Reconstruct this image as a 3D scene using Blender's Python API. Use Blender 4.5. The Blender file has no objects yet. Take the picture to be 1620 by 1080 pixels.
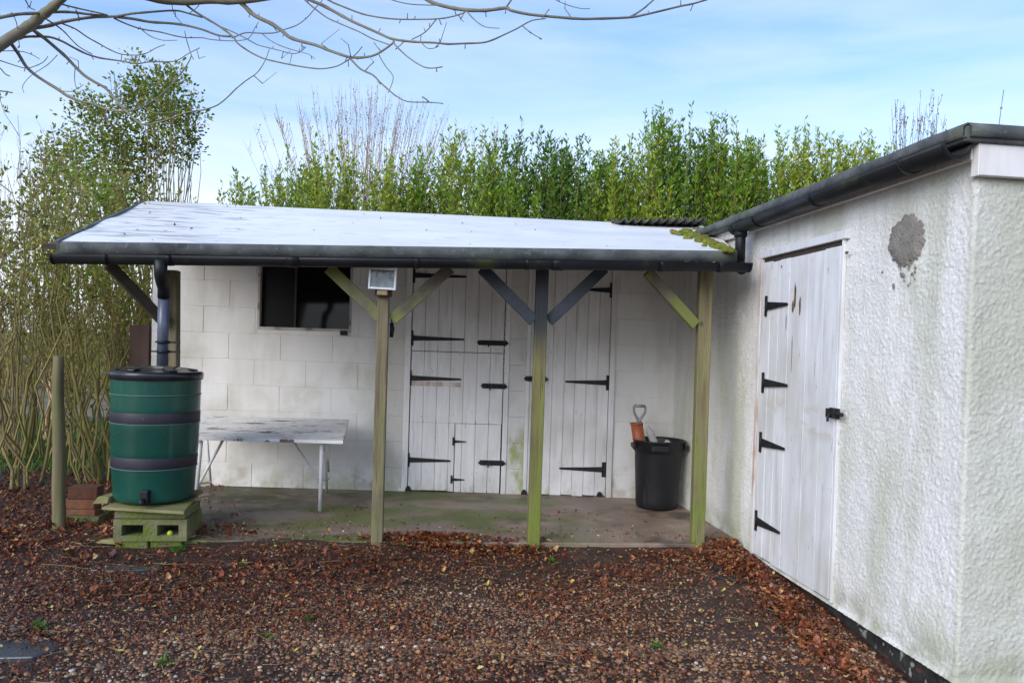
import bpy, math, random
import numpy as np
from mathutils import Vector, Matrix, noise as mnoise
R = math.radians
scene = bpy.context.scene
col = scene.collection
rng = np.random.default_rng(7)
random.seed(7)

# ------------------------------------------------------------------ camera
CAMZ, F, PITCH, ROLL, SHIFT = 1.30, 1240.0, 0.0175, 0.030, 27.0
cF = Vector((0, math.cos(PITCH), -math.sin(PITCH)))
cR0 = Vector((1, 0, 0)); cU0 = Vector((0, math.sin(PITCH), math.cos(PITCH)))
cR = cR0*math.cos(ROLL) + cU0*math.sin(ROLL)
cU = -cR0*math.sin(ROLL) + cU0*math.cos(ROLL)
cam = bpy.data.cameras.new('camera'); camo = bpy.data.objects.new('camera', cam); col.objects.link(camo)
cam.sensor_width = 36; cam.lens = F/1620*36; cam.shift_y = SHIFT/1620; cam.clip_end = 2000; cam.clip_start = 0.05
m = Matrix((cR, cU, -cF)).transposed().to_4x4(); m.translation = Vector((0, 0, CAMZ)); camo.matrix_world = m
scene.camera = camo

# ------------------------------------------------------------------ world, sun, exposure
SUN_EL, SUN_AZ = 27, 217         # azimuth: compass-like, 0 = +Y, clockwise
world = bpy.data.worlds.new('World'); scene.world = world; world.use_nodes = True
nt = world.node_tree; nt.nodes.clear()
def wn(t, **k):
    n = nt.nodes.new(t)
    for a, b in k.items(): setattr(n, a, b)
    return n
sky = wn('ShaderNodeTexSky', sky_type='NISHITA', sun_disc=False, sun_elevation=R(SUN_EL), sun_rotation=R(SUN_AZ), air_density=1.0, dust_density=1.5, ozone_density=1.2)
tc = wn('ShaderNodeTexCoord'); sep = wn('ShaderNodeSeparateXYZ'); nt.links.new(tc.outputs['Generated'], sep.inputs[0])
mp = wn('ShaderNodeMapping'); mp.inputs['Scale'].default_value = (0.8, 0.8, 5.5); mp.inputs['Rotation'].default_value = (0, R(-8), 0)
nt.links.new(tc.outputs['Generated'], mp.inputs[0])
nz = wn('ShaderNodeTexNoise'); nz.inputs['Scale'].default_value = 2.2; nz.inputs['Detail'].default_value = 7; nz.inputs['Roughness'].default_value = .55; nz.inputs['Distortion'].default_value = .5
nt.links.new(mp.outputs[0], nz.inputs['Vector'])
cr = wn('ShaderNodeMapRange'); cr.inputs['From Min'].default_value = .36; cr.inputs['From Max'].default_value = .72; cr.inputs['To Min'].default_value = 0; cr.inputs['To Max'].default_value = .38
nt.links.new(nz.outputs['Fac'], cr.inputs['Value'])
el = wn('ShaderNodeMapRange'); el.interpolation_type = 'SMOOTHSTEP'
for k, v in (('From Min', 0.02), ('From Max', .38), ('To Min', .95), ('To Max', .06)): el.inputs[k].default_value = v
nt.links.new(sep.outputs['Z'], el.inputs['Value'])
mx = wn('ShaderNodeMath', operation='ADD', use_clamp=True); nt.links.new(cr.outputs[0], mx.inputs[0]); nt.links.new(el.outputs[0], mx.inputs[1])
hz = wn('ShaderNodeMath', operation='MULTIPLY'); hz.inputs[1].default_value = .95; nt.links.new(mx.outputs[0], hz.inputs[0])
skm = wn('ShaderNodeMix', data_type='RGBA'); 
tint = wn('ShaderNodeMix', data_type='RGBA', blend_type='MULTIPLY'); tint.inputs[0].default_value = 1
nt.links.new(sky.outputs[0], tint.inputs[6]); tint.inputs[7].default_value = (.98, 1.43, 2.0, 1)
nt.links.new(hz.outputs[0], skm.inputs[0]); nt.links.new(tint.outputs[2], skm.inputs[6]); skm.inputs[7].default_value = (7.4, 7.9, 8.6, 1)
bg = wn('ShaderNodeBackground'); bg.inputs['Strength'].default_value = .10
nt.links.new(skm.outputs[2], bg.inputs['Color']); wo = wn('ShaderNodeOutputWorld'); nt.links.new(bg.outputs[0], wo.inputs[0])
sl = bpy.data.lights.new('sun', 'SUN'); sl.energy = 1.5; sl.angle = R(40); sl.color = (1, .88, .76)
so = bpy.data.objects.new('sun', sl); col.objects.link(so)
a, e = R(SUN_AZ), R(SUN_EL)
sd = Vector((math.sin(a)*math.cos(e), math.cos(a)*math.cos(e), math.sin(e)))
so.rotation_euler = sd.to_track_quat('Z', 'Y').to_euler(); so.location = (-4, -4, 8)
scene.view_settings.view_transform = 'Standard'; scene.view_settings.look = 'None'; scene.view_settings.gamma = 1
scene.view_settings.exposure = 0.58

# ------------------------------------------------------------------ pixel -> point on a real plane
def ray(px, py):
    u = (px-810)/F; v = (540+SHIFT-py)/F
    return cF + cR*u + cU*v
O = Vector((0, 0, CAMZ))
def P(px, py, d):
    r = ray(px, py); return O + r*(d/r.y)
def G(px, py, z):
    r = ray(px, py); return O + r*((z-CAMZ)/r.z)
TH = math.atan(.123)
C0 = Vector((1.862, 3.21, 0)); WN = Vector((math.cos(TH), math.sin(TH), 0)); WD = Vector((-math.sin(TH), math.cos(TH), 0))
def W(px, py, off=0.0):                     # hit on the side wall of the right building -> local (y, z)
    r = ray(px, py); c = C0 + WN*off
    p = O + r*((c-O).dot(WN)/r.dot(WN))
    return (p-C0).dot(WD), p.z
def WFr(px, py, off=0.0):                   # front wall -> local (x, z)
    r = ray(px, py); c = C0 + WD*off
    p = O + r*((c-O).dot(WD)/r.dot(WD))
    return (p-C0).dot(WN), p.z
def gz(x, y):                               # height of the yard
    base = -.020 - .073*max(0, 5.1-y) if y > 1 else -.016-.072*4.1
    if y > 5.1: base = -.02 if x < -2.75 else (-.05 if y > 5.2+.09*x else -.02)
    if y > 9: base = -.055-.1*min(1, (y-9)/3)
    k = max(0, min(1, (-2.7-x)/1.0))
    base += .06*k
    if -2.75 < x < -.75 and y > 4.7: base = max(base, .016*max(0, min(1, (-.75-x)/.5))*max(0, 1-abs(y-5.05)/.42)-.020)
    base -= .045*math.exp(-((x+2.3)**2/.16+(y-4.78)**2/.05))
    return base + .018*mnoise.noise(Vector((x*1.3, y*1.3, 0))) + .006*mnoise.noise(Vector((x*6, y*6, 3)))

# ------------------------------------------------------------------ materials
def mat(name, base, scale=5, stretch=(1, 1, 1), detail=6, rough=.7, bump=None, over=(), metallic=0, spec=.5, coat=0, island=False, transl=0, rough_noise=0, bump2=None, coatr=.1, rnd=None):
    M = bpy.data.materials.new(name); M.use_nodes = True; t = M.node_tree; N = t.nodes; L = t.links
    b = N['Principled BSDF']; b.inputs['Roughness'].default_value = rough; b.inputs['Metallic'].default_value = metallic
    b.inputs['Specular IOR Level'].default_value = spec; b.inputs['Coat Weight'].default_value = coat; b.inputs['Coat Roughness'].default_value = coatr
    tcn = N.new('ShaderNodeTexCoord'); obj = tcn.outputs['Object']
    def nz_(sc, st=(1, 1, 1), det=6, r=.55, w=0):
        mpn = N.new('ShaderNodeMapping'); mpn.inputs['Scale'].default_value = st; mpn.inputs['Location'].default_value = (w, w*1.7, w*.6); L.new(obj, mpn.inputs[0])
        n = N.new('ShaderNodeTexNoise'); n.inputs['Scale'].default_value = sc; n.inputs['Detail'].default_value = det; n.inputs['Roughness'].default_value = r
        L.new(mpn.outputs[0], n.inputs['Vector']); return n.outputs['Fac']
    def ramp(f, stops):
        r = N.new('ShaderNodeValToRGB'); L.new(f, r.inputs[0]); e_ = r.color_ramp.elements
        while len(e_) > 1: e_.remove(e_[-1])
        e_[0].position = stops[0][0]; e_[0].color = (*stops[0][1], 1)
        for p_, c_ in stops[1:]:
            k = e_.new(p_); k.color = (*c_, 1)
        return r.outputs[0]
    if not isinstance(base[0], (tuple, list)): base = [(0.0, base)]
    if island:
        g = N.new('ShaderNodeNewGeometry'); c = ramp(g.outputs['Random Per Island'], base)
    else:
        c = ramp(nz_(scale, stretch, detail), base)
    def mixc(f, a_, b_):
        k = N.new('ShaderNodeMix'); k.data_type = 'RGBA'; L.new(f, k.inputs[0]); L.new(a_, k.inputs[6])
        if isinstance(b_, tuple): k.inputs[7].default_value = (*b_, 1)
        else: L.new(b_, k.inputs[7])
        return k.outputs[2]
    def mr(v, a0, a1, b0=0., b1=1.):
        k = N.new('ShaderNodeMapRange'); k.interpolation_type = 'SMOOTHSTEP'; L.new(v, k.inputs[0])
        k.inputs[1].default_value = a0; k.inputs[2].default_value = a1; k.inputs[3].default_value = b0; k.inputs[4].default_value = b1
        return k.outputs[0]
    def mth(op, a_, b_):
        k = N.new('ShaderNodeMath'); k.operation = op; k.use_clamp = (op == 'ADD')
        L.new(a_, k.inputs[0])
        if isinstance(b_, (int, float)): k.inputs[1].default_value = b_
        else: L.new(b_, k.inputs[1])
        return k.outputs[0]
    sepn = None
    for i, o in enumerate(over):
        o = dict(o); f = mr(nz_(o.get('scale', 3), o.get('stretch', (1, 1, 1)), o.get('detail', 6), w=3.3*(i+1)), o.get('lo', .5), o.get('hi', .7), 0, o.get('amt', 1))
        for ax, key in ((0, 'x'), (1, 'y'), (2, 'z')):
            if key in o:                    # (a0,a1): 0 at a0, 1 at a1 ; optional second pair
                if sepn is None:
                    sepn = N.new('ShaderNodeSeparateXYZ'); L.new(obj, sepn.inputs[0])
                zz = o[key]
                f = mth('MULTIPLY', f, mr(sepn.outputs[ax], min(zz[0], zz[1]), max(zz[0], zz[1]), 0 if zz[0] < zz[1] else 1, 1 if zz[0] < zz[1] else 0))
                if len(zz) == 4:
                    f = mth('MULTIPLY', f, mr(sepn.outputs[ax], min(zz[2:]), max(zz[2:]), 0 if zz[2] < zz[3] else 1, 1 if zz[2] < zz[3] else 0))
        c = mixc(f, c, o['col'])
    if rnd:
        oi = N.new('ShaderNodeObjectInfo'); h = N.new('ShaderNodeHueSaturation'); L.new(c, h.inputs['Color'])
        L.new(mr(oi.outputs['Random'], 0, 1, 1-rnd, 1+rnd), h.inputs['Value']); c = h.outputs[0]
    L.new(c, b.inputs['Base Color'])
    if rough_noise:
        L.new(mr(nz_(scale*.7, stretch, 4, w=9), .35, .65, rough-rough_noise, rough+rough_noise), b.inputs['Roughness'])
    prev = None
    for bb in (bump, bump2):
        if not bb: continue
        sc, strg, dist = bb[:3]; st = bb[3] if len(bb) > 3 else (1, 1, 1)
        k = N.new('ShaderNodeBump'); k.inputs['Strength'].default_value = strg; k.inputs['Distance'].default_value = dist
        L.new(nz_(sc, st, 4, w=1), k.inputs['Height'])
        if prev: L.new(prev, k.inputs['Normal'])
        prev = k.outputs[0]
    if prev: L.new(prev, b.inputs['Normal'])
    if transl:
        tr = N.new('ShaderNodeBsdfTranslucent'); L.new(c, tr.inputs[0]); ms = N.new('ShaderNodeMixShader'); ms.inputs[0].default_value = transl
        L.new(b.outputs[0], ms.inputs[1]); L.new(tr.outputs[0], ms.inputs[2]); L.new(ms.outputs[0], N['Material Output'].inputs[0])
    return M

GREEN = (.20, .25, .07)
M = {}
M['paint_block'] = mat('painted_block', [(.3, (.76, .72, .69)), (.6, (.86, .83, .80))], 1.6, rough=.75, bump=(60, .35, .006), bump2=(9, .2, .01), over=[
    dict(col=(.36, .36, .19), scale=2.2, lo=.46, hi=.72, amt=.5, z=(1.5, 1.1), x=(0.2, -.4)),
    dict(col=(.44, .40, .32), scale=1.1, stretch=(2, 2, .6), lo=.42, hi=.70, amt=.5), dict(col=(.30, .28, .22), scale=30, lo=.70, hi=.74, amt=.6), dict(col=(.5, .46, .40), scale=4, stretch=(3, 3, .6), lo=.55, hi=.75, amt=.2),
    dict(col=(.33, .36, .18), scale=5, lo=.42, hi=.62, amt=.6, z=(.26, .02)),
    dict(col=(.35, .25, .17), scale=5, lo=.52, hi=.7, amt=.5, z=(.45, .05))])
M['mortar'] = mat('mortar', [(.3, (.50, .47, .44)), (.6, (.62, .59, .56))], 8, rough=.9, bump=(90, .5, .004))
M['roughcast'] = None
M['paint_wood'] = mat('white_painted_wood', [(.3, (.75, .71, .70)), (.65, (.86, .83, .82))], 3, (6, 6, .8), rough=.55, bump=(40, .18, .003, (5, 5, .25)), over=[
    dict(col=(.42, .39, .35), scale=3.5, stretch=(6, 6, .7), lo=.52, hi=.74, amt=.38), dict(col=(.48, .44, .40), scale=1.4, lo=.45, hi=.68, amt=.5),
    dict(col=(.30, .22, .15), scale=24, stretch=(2, 2, .7), lo=.68, hi=.74, amt=.7),
    dict(col=(.33, .36, .18), scale=7, stretch=(2, 2, 1), lo=.5, hi=.7, amt=.5, z=(.25, .0))])
M['paint_wood_mossy'] = mat('mossy_painted_infill', [(.3, (.64, .61, .58)), (.65, (.74, .71, .68))], 3, rough=.7, bump=(50, .3, .004), over=[
    dict(col=(.30, .34, .08), scale=9, stretch=(1, 1, .6), lo=.36, hi=.58, amt=.85, z=(.62, .5), x=(.0, .03)),
    dict(col=(.42, .38, .32), scale=3, stretch=(3, 3, 1), lo=.5, hi=.75, amt=.5)])
M['paint_wood_worn'] = mat('worn_white_door_paint', [(.3, (.66, .66, .68)), (.65, (.80, .80, .82))], 3, (6, 6, .8), rough=.5, bump=(40, .2, .003, (5, 5, .25)), over=[
    dict(col=(.44, .42, .36), scale=2.6, stretch=(7, 7, .7), lo=.50, hi=.72, amt=.5), dict(col=(.52, .50, .45), scale=1.5, stretch=(1, 1.5, 1), lo=.42, hi=.65, amt=.5),
    dict(col=(.50, .42, .30), scale=4, stretch=(1, 1, 2.5), lo=.5, hi=.62, amt=.5, z=(.78, .9, 1.05, .95)),
    dict(col=(.28, .20, .13), scale=22, stretch=(3, 3, .5), lo=.66, hi=.72, amt=.8)])
M['rust_jamb'] = mat('rust_stained_jamb', [(.3, (.60, .56, .54)), (.65, (.74, .71, .70))], 3, (3, 3, .8), rough=.6, over=[
    dict(col=(.45, .20, .08), scale=5, stretch=(3, 3, .7), lo=.42, hi=.62, amt=.65)])
M['black_iron'] = mat('black_iron', [(.3, (.005, .005, .006)), (.7, (.013, .013, .015))], 20, rough=.6, bump=(60, .2, .002), over=[dict(col=(.12, .06, .03), scale=18, lo=.68, hi=.76, amt=.7)])
M['black_plastic'] = mat('black_plastic', [(.3, (.005, .0055, .007)), (.7, (.013, .014, .017))], 4, rough=.55, spec=.35, bump=(12, .08, .01), over=[
    dict(col=(.07, .085, .02), scale=3, stretch=(1.2, 1.2, 1.2), lo=.55, hi=.72, amt=.6)], rough_noise=.1)
M['grey_pipe'] = mat('grey_pipe', [(.3, (.075, .09, .13)), (.7, (.13, .15, .20))], 4, (4, 4, .6), rough=.28, bump=(10, .05, .01))
M['felt'] = mat('roofing_felt_edge', [(.3, (.05, .054, .056)), (.7, (.15, .16, .16))], 9, (.6, 1, 1), rough=.85, spec=.25, bump=(140, .7, .004), over=[dict(col=(.10, .12, .05), scale=3, lo=.5, hi=.75, amt=.7), dict(col=(.20, .21, .20), scale=30, lo=.56, hi=.7, amt=.5)])
M['felt_wet'] = mat('wet_felt_painted_glare', [(.3, (.84, .81, .77)), (.7, (.95, .92, .88))], 1.5, (1, 2.5, 1), rough=.40, spec=.5, coat=.10, coatr=.12, bump=(3, .25, .012, (1, 2.2, 1)), bump2=(120, .12, .003), over=[  # near-white base paints in the sky glare on dark wet felt
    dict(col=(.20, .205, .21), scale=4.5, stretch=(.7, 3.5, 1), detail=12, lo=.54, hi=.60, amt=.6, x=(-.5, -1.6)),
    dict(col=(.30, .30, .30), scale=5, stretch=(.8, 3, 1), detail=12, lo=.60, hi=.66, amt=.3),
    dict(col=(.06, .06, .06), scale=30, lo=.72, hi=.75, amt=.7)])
M['beam'] = mat('dark_roof_timber', [(.3, (.035, .025, .018)), (.7, (.08, .055, .035))], 4, (1, 6, 6), rough=.8)
M['soffit'] = mat('brown_boarding', [(.3, (.09, .07, .055)), (.7, (.17, .13, .10))], 3, (6, 1, 1), rough=.85)
def post_mat(name, low, mid, dark=None, dz=1.35):
    ov = [dict(col=low, scale=3.5, stretch=(2, 2, .8), lo=.36, hi=.62, amt=.8, z=(1.5, .2)),
          dict(col=(.14, .10, .06), scale=3, stretch=(9, 9, .5), lo=.50, hi=.64, amt=.75), dict(col=(.10, .085, .04), scale=1.6, stretch=(2, 2, 1.5), lo=.5, hi=.7, amt=.6),
          dict(col=(.27, .26, .20), scale=2, stretch=(5, 5, .5), lo=.6, hi=.75, amt=.6)]
    ov.append(dict(col=(.045, .035, .02), scale=9, stretch=(14, 14, .35), lo=.60, hi=.66, amt=.8)); ov.append(dict(col=(.06, .045, .025), scale=7, stretch=(1, 1, .8), lo=.70, hi=.74, amt=.8))
    if dark: ov.append(dict(col=dark, scale=4, stretch=(2, 2, 1), lo=.0, hi=.34, amt=.97, z=(dz-.28, dz+.06)))
    return mat(name, [(.3, tuple(v*.72 for v in mid)), (.7, mid)], 3, (9, 9, .5), rough=.8, bump=(14, .7, .008, (6, 6, .3)), over=ov)
M['post'] = post_mat('algae_stained_post', (.16, .17, .04), (.25, .205, .12))
M['post_dark'] = post_mat('post_with_dark_stain', (.16, .21, .015), (.22, .20, .07), (.022, .026, .034), 1.42)
M['post_green'] = post_mat('green_post', (.16, .20, .03), (.24, .21, .10))
M['dark_brace'] = mat('dark_stained_brace', [(.3, (.018, .022, .03)), (.7, (.04, .046, .058))], 4, (3, 3, 3), rough=.6, bump=(14, .3, .004))
M['grey_brace'] = mat('weathered_brace', [(.3, (.10, .085, .06)), (.7, (.19, .16, .115))], 4, (3, 3, 3), rough=.8, bump=(20, .3, .004), over=[dict(col=(.21, .24, .05), scale=3, lo=.42, hi=.6, amt=.8)])
M['brown_brace'] = mat('dark_brown_brace', [(.3, (.045, .035, .028)), (.7, (.09, .07, .055))], 4, (3, 3, 3), rough=.8, bump=(20, .3, .004))
M['glass'] = mat('dark_window_glass', (.006, .006, .007), rough=.06, spec=.28)
M['dark_pane'] = mat('matt_black_pane', (.006, .006, .007), rough=.5, spec=.2)  # even black, rough and barely reflective, for the left pane
M['frame_grey'] = mat('weathered_window_frame', [(.3, (.40, .37, .34)), (.7, (.58, .55, .52))], 6, (1, 1, 1), rough=.7, over=[dict(col=(.15, .12, .08), scale=9, lo=.55, hi=.68, amt=.8)])
M['butt'] = mat('green_plastic', [(.3, (.004, .052, .036)), (.7, (.007, .086, .058))], 1.5, (1, 1, 2), rough=.34, bump=(5, .06, .01), over=[
    dict(col=(.05, .12, .09), scale=5, stretch=(4, 4, .25), lo=.58, hi=.75, amt=.5), dict(col=(.02, .05, .01), scale=3, lo=.55, hi=.75, amt=.6, z=(.3, .0))], rough_noise=.08)
M['butt_line'] = mat('pale_scuffed_rim', (.07, .15, .13), rough=.5)
M['butt_band'] = mat('dark_band', [(.3, (.018, .016, .022)), (.7, (.035, .03, .045))], 6, rough=.5, over=[dict(col=(.18, .2, .2), scale=30, lo=.7, hi=.74, amt=.6)])
M['lid'] = mat('wet_black_lid', [(.3, (.012, .012, .016)), (.7, (.03, .03, .038))], 6, rough=.2, bump=(20, .1, .005), rough_noise=.1)
M['block_moss'] = mat('mossy_concrete_block', [(.3, (.12, .115, .05)), (.7, (.25, .235, .12))], 6, rough=.95, bump=(45, .9, .01), over=[dict(col=(.12, .17, .015), scale=5, lo=.45, hi=.65, amt=.85), dict(col=(.05, .045, .03), scale=8, lo=.62, hi=.75, amt=.8)])
M['board_moss'] = mat('mossy_board', [(.3, (.15, .14, .05)), (.7, (.30, .27, .12))], 4, (1, 6, 1), rough=.8, bump=(20, .4, .005), over=[dict(col=(.17, .22, .02), scale=4, lo=.5, hi=.65, amt=.7)])
M['brick'] = mat('wet_red_brick', [(.3, (.13, .045, .022)), (.7, (.24, .09, .045))], 8, rough=.75, bump=(50, .6, .006), over=[dict(col=(.06, .05, .03), scale=6, lo=.52, hi=.68, amt=.8)], rnd=.3)
M['table_top'] = mat('flaking_white_paint_board', [(.3, (.76, .73, .70)), (.7, (.87, .85, .82))], 3, rough=.6, bump=(25, .5, .004, (.5, 5, 1)), over=[
    dict(col=(.40, .36, .32), scale=2.6, stretch=(1.3, 4, 1), detail=9, lo=.60, hi=.615, amt=.6), dict(col=(.12, .09, .07), scale=2.6, stretch=(1.3, 5, 1), detail=9, lo=.62, hi=.635, amt=.95), dict(col=(.14, .10, .08), scale=9, stretch=(1, 4, 1), lo=.62, hi=.635, amt=.9)])
M['table_leg'] = mat('chipped_white_metal', [(.3, (.62, .60, .58)), (.7, (.78, .77, .76))], 10, rough=.45, over=[dict(col=(.30, .16, .07), scale=16, lo=.62, hi=.7, amt=.8)])
M['bin'] = mat('black_bin_plastic', [(.3, (.005, .005, .007)), (.7, (.011, .011, .014))], 5, rough=.5, bump=(4, .25, .02), over=[dict(col=(.05, .05, .05), scale=9, stretch=(3, 3, .5), lo=.6, hi=.75, amt=.5)])
M['terracotta'] = mat('terracotta_plastic', [(.3, (.32, .075, .03)), (.7, (.42, .11, .045))], 6, rough=.5)
M['tool_grey'] = mat('grey_tool_handle', [(.3, (.22, .22, .23)), (.7, (.36, .36, .37))], 12, rough=.35, metallic=.3)
M['bottle'] = mat('cloudy_plastic', [(.3, (.34, .31, .31)), (.7, (.55, .52, .52))], 9, rough=.25)
M['lamp_white'] = mat('white_lamp_casing', (.90, .90, .90), rough=.35, over=[dict(col=(.6, .6, .55), scale=9, lo=.62, hi=.75, amt=.3)])
M['lamp_glass'] = mat('ribbed_lamp_glass', [(.35, (.10, .12, .14)), (.65, (.26, .30, .33))], 14, rough=.12, spec=.8, bump=(120, .5, .004, (1, 1, .1)))
M['lamp_brown'] = mat('faded_junction_box', (.34, .24, .13), rough=.6)
M['stake'] = mat('weathered_round_stake', [(.3, (.11, .095, .045)), (.7, (.22, .19, .09))], 3, (7, 7, .5), rough=.85, bump=(12, .5, .006, (6, 6, .35)), over=[dict(col=(.10, .08, .05), scale=4, stretch=(8, 8, .4), lo=.58, hi=.7, amt=.8), dict(col=(.17, .19, .05), scale=3, lo=.5, hi=.7, amt=.45)])
M['brown_panel'] = mat('brown_stained_panel', [(.3, (.075, .035, .025)), (.7, (.12, .06, .042))], 3, (5, 5, .6), rough=.6)
M['corrugated'] = mat('dark_corrugated_sheet', [(.3, (.03, .03, .028)), (.7, (.08, .08, .07))], 8, rough=.7, over=[dict(col=(.08, .11, .03), scale=6, lo=.5, hi=.7, amt=.6)])
M['moss'] = mat('bright_moss', [(.0, (.10, .13, .01)), (.5, (.22, .25, .02)), (1, (.18, .13, .03))], island=True, rough=1, bump=(60, 1, .02))
M['plinth'] = mat('bitumen_plinth', [(.35, (.012, .012, .012)), (.6, (.035, .033, .03))], 10, rough=.7, bump=(30, 1, .012), over=[dict(col=(.33, .33, .30), scale=16, lo=.58, hi=.64, amt=.85), dict(col=(.13, .045, .028), scale=6, stretch=(1, 1.2, 3), lo=.54, hi=.60, amt=.75, y=(2.1, 1.4))])
M['mortar_patch'] = mat('bare_mortar', [(.3, (.20, .18, .155)), (.7, (.32, .295, .26))], 18, rough=.95, bump=(90, 1, .012), over=[dict(col=(.34, .19, .14), scale=7, lo=.66, hi=.70, amt=.6)])
M['wire'] = mat('rusty_wire', (.045, .035, .03), rough=.6)
M['pebble'] = mat('pebbles', [(0, (.03, .022, .02)), (.14, (.14, .064, .032)), (.28, (.28, .135, .06)), (.4, (.05, .031, .02)), (.52, (.36, .185, .08)), (.64, (.20, .048, .017)), (.75, (.14, .09, .06)), (.86, (.48, .29, .14)), (.95, (.05, .038, .032)), (.985, (.50, .42, .33)), (1, (.55, .50, .42))], island=True, rough=.28, spec=.6, over=[dict(col=(.02, .016, .013), scale=40, lo=.5, hi=.7, amt=.5)])
M['leaf_dead'] = mat('dead_leaves', [(0, (.06, .020, .012)), (.3, (.16, .038, .014)), (.55, (.27, .070, .020)), (.75, (.08, .022, .010)), (.88, (.38, .115, .032)), (.96, (.42, .22, .075)), (1, (.48, .34, .12))], island=True, rough=.42, spec=.5)
M['leaf_yellow'] = mat('yellow_leaves', [(0, (.45, .34, .05)), (.5, (.52, .42, .12)), (.8, (.48, .24, .04)), (1, (.55, .48, .2))], island=True, rough=.5)
M['straw'] = mat('straw_twigs', [(0, (.09, .055, .035)), (.5, (.16, .10, .055)), (.8, (.34, .23, .11)), (1, (.06, .045, .035))], island=True, rough=.6)
M['soil'] = mat('dark_wet_soil', [(.3, (.018, .009, .006)), (.55, (.055, .023, .013)), (.75, (.14, .05, .024))], 9, rough=.5, bump=(30, 1, .02), bump2=(120, .8, .006), over=[dict(col=(.10, .05, .03), scale=45, lo=.58, hi=.68, amt=.8), dict(col=(.16, .13, .11), scale=90, lo=.64, hi=.7, amt=.7)])
M['field'] = mat('rough_field', [(.3, (.10, .07, .04)), (.55, (.20, .15, .09)), (.75, (.13, .14, .045))], .8, rough=1, bump=(6, .5, .05), over=[dict(col=(.07, .12, .02), scale=.5, lo=.55, hi=.7, amt=.8)])
M['concrete'] = mat('algae_stained_concrete', [(.3, (.20, .14, .105)), (.55, (.30, .22, .17)), (.75, (.40, .32, .26))], 2.2, rough=.55, rough_noise=.15, bump=(35, .35, .006), bump2=(5, .3, .01), over=[
    dict(col=(.11, .145, .022), scale=1.7, stretch=(1, 1.6, 1), lo=.40, hi=.58, amt=.85, x=(.9, .1)),
    dict(col=(.13, .15, .03), scale=5, lo=.56, hi=.7, amt=.5),
    dict(col=(.045, .032, .024), scale=2.6, lo=.56, hi=.7, amt=.75),
    dict(col=(.03, .02, .014), scale=8, lo=.3, hi=.5, amt=.8, x=(-1.3, -2.2)),
    dict(col=(.40, .36, .31), scale=60, lo=.68, hi=.72, amt=.6)])
M['slate'] = mat('wet_slate', [(.3, (.035, .042, .05)), (.7, (.075, .088, .10))], 3, rough=.22, spec=.7, bump=(10, .3, .01), over=[dict(col=(.03, .02, .015), scale=8, lo=.52, hi=.62, amt=.8)])
M['weed'] = mat('weed_leaves', [(0, (.05, .14, .015)), (1, (.11, .24, .03))], island=True, rough=.5, transl=.3)
M['bark_grey'] = mat('grey_green_bark', [(.3, (.13, .115, .095)), (.7, (.25, .23, .18))], 10, (1, 1, 1), rough=.85, bump=(22, .2, .003), over=[dict(col=(.20, .19, .10), scale=6, lo=.45, hi=.62, amt=.6), dict(col=(.05, .04, .035), scale=9, lo=.6, hi=.7, amt=.6)])
M['bark_olive'] = mat('olive_stems', [(0, (.13, .11, .035)), (.5, (.27, .235, .065)), (1, (.20, .15, .07))], island=True, rough=.8)
M['bark_brown'] = mat('bare_brown_twigs', [(0, (.32, .21, .12)), (.6, (.50, .35, .20)), (1, (.40, .31, .15))], island=True, rough=.85)
def leafm(name, stops, tr=.35): return mat(name, stops, island=True, rough=.42, spec=.4, transl=tr)
M['leaf_a'] = leafm('fresh_green_leaves', [(0, (.06, .14, .012)), (.35, (.17, .33, .02)), (.75, (.30, .47, .035)), (.93, (.32, .42, .05)), (1, (.42, .38, .05))])
M['leaf_b'] = leafm('yellow_green_leaves', [(0, (.12, .20, .015)), (.4, (.30, .43, .03)), (.75, (.46, .56, .06)), (.92, (.50, .50, .07)), (1, (.58, .45, .06))])
M['leaf_c'] = leafm('deep_green_leaves', [(0, (.03, .085, .012)), (.45, (.10, .22, .02)), (.8, (.18, .33, .03)), (1, (.26, .36, .045))])
M['leaf_d'] = leafm('olive_leaves', [(0, (.11, .13, .02)), (.4, (.27, .29, .04)), (.75, (.42, .41, .07)), (.92, (.25, .18, .05)), (1, (.34, .34, .08))])

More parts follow.
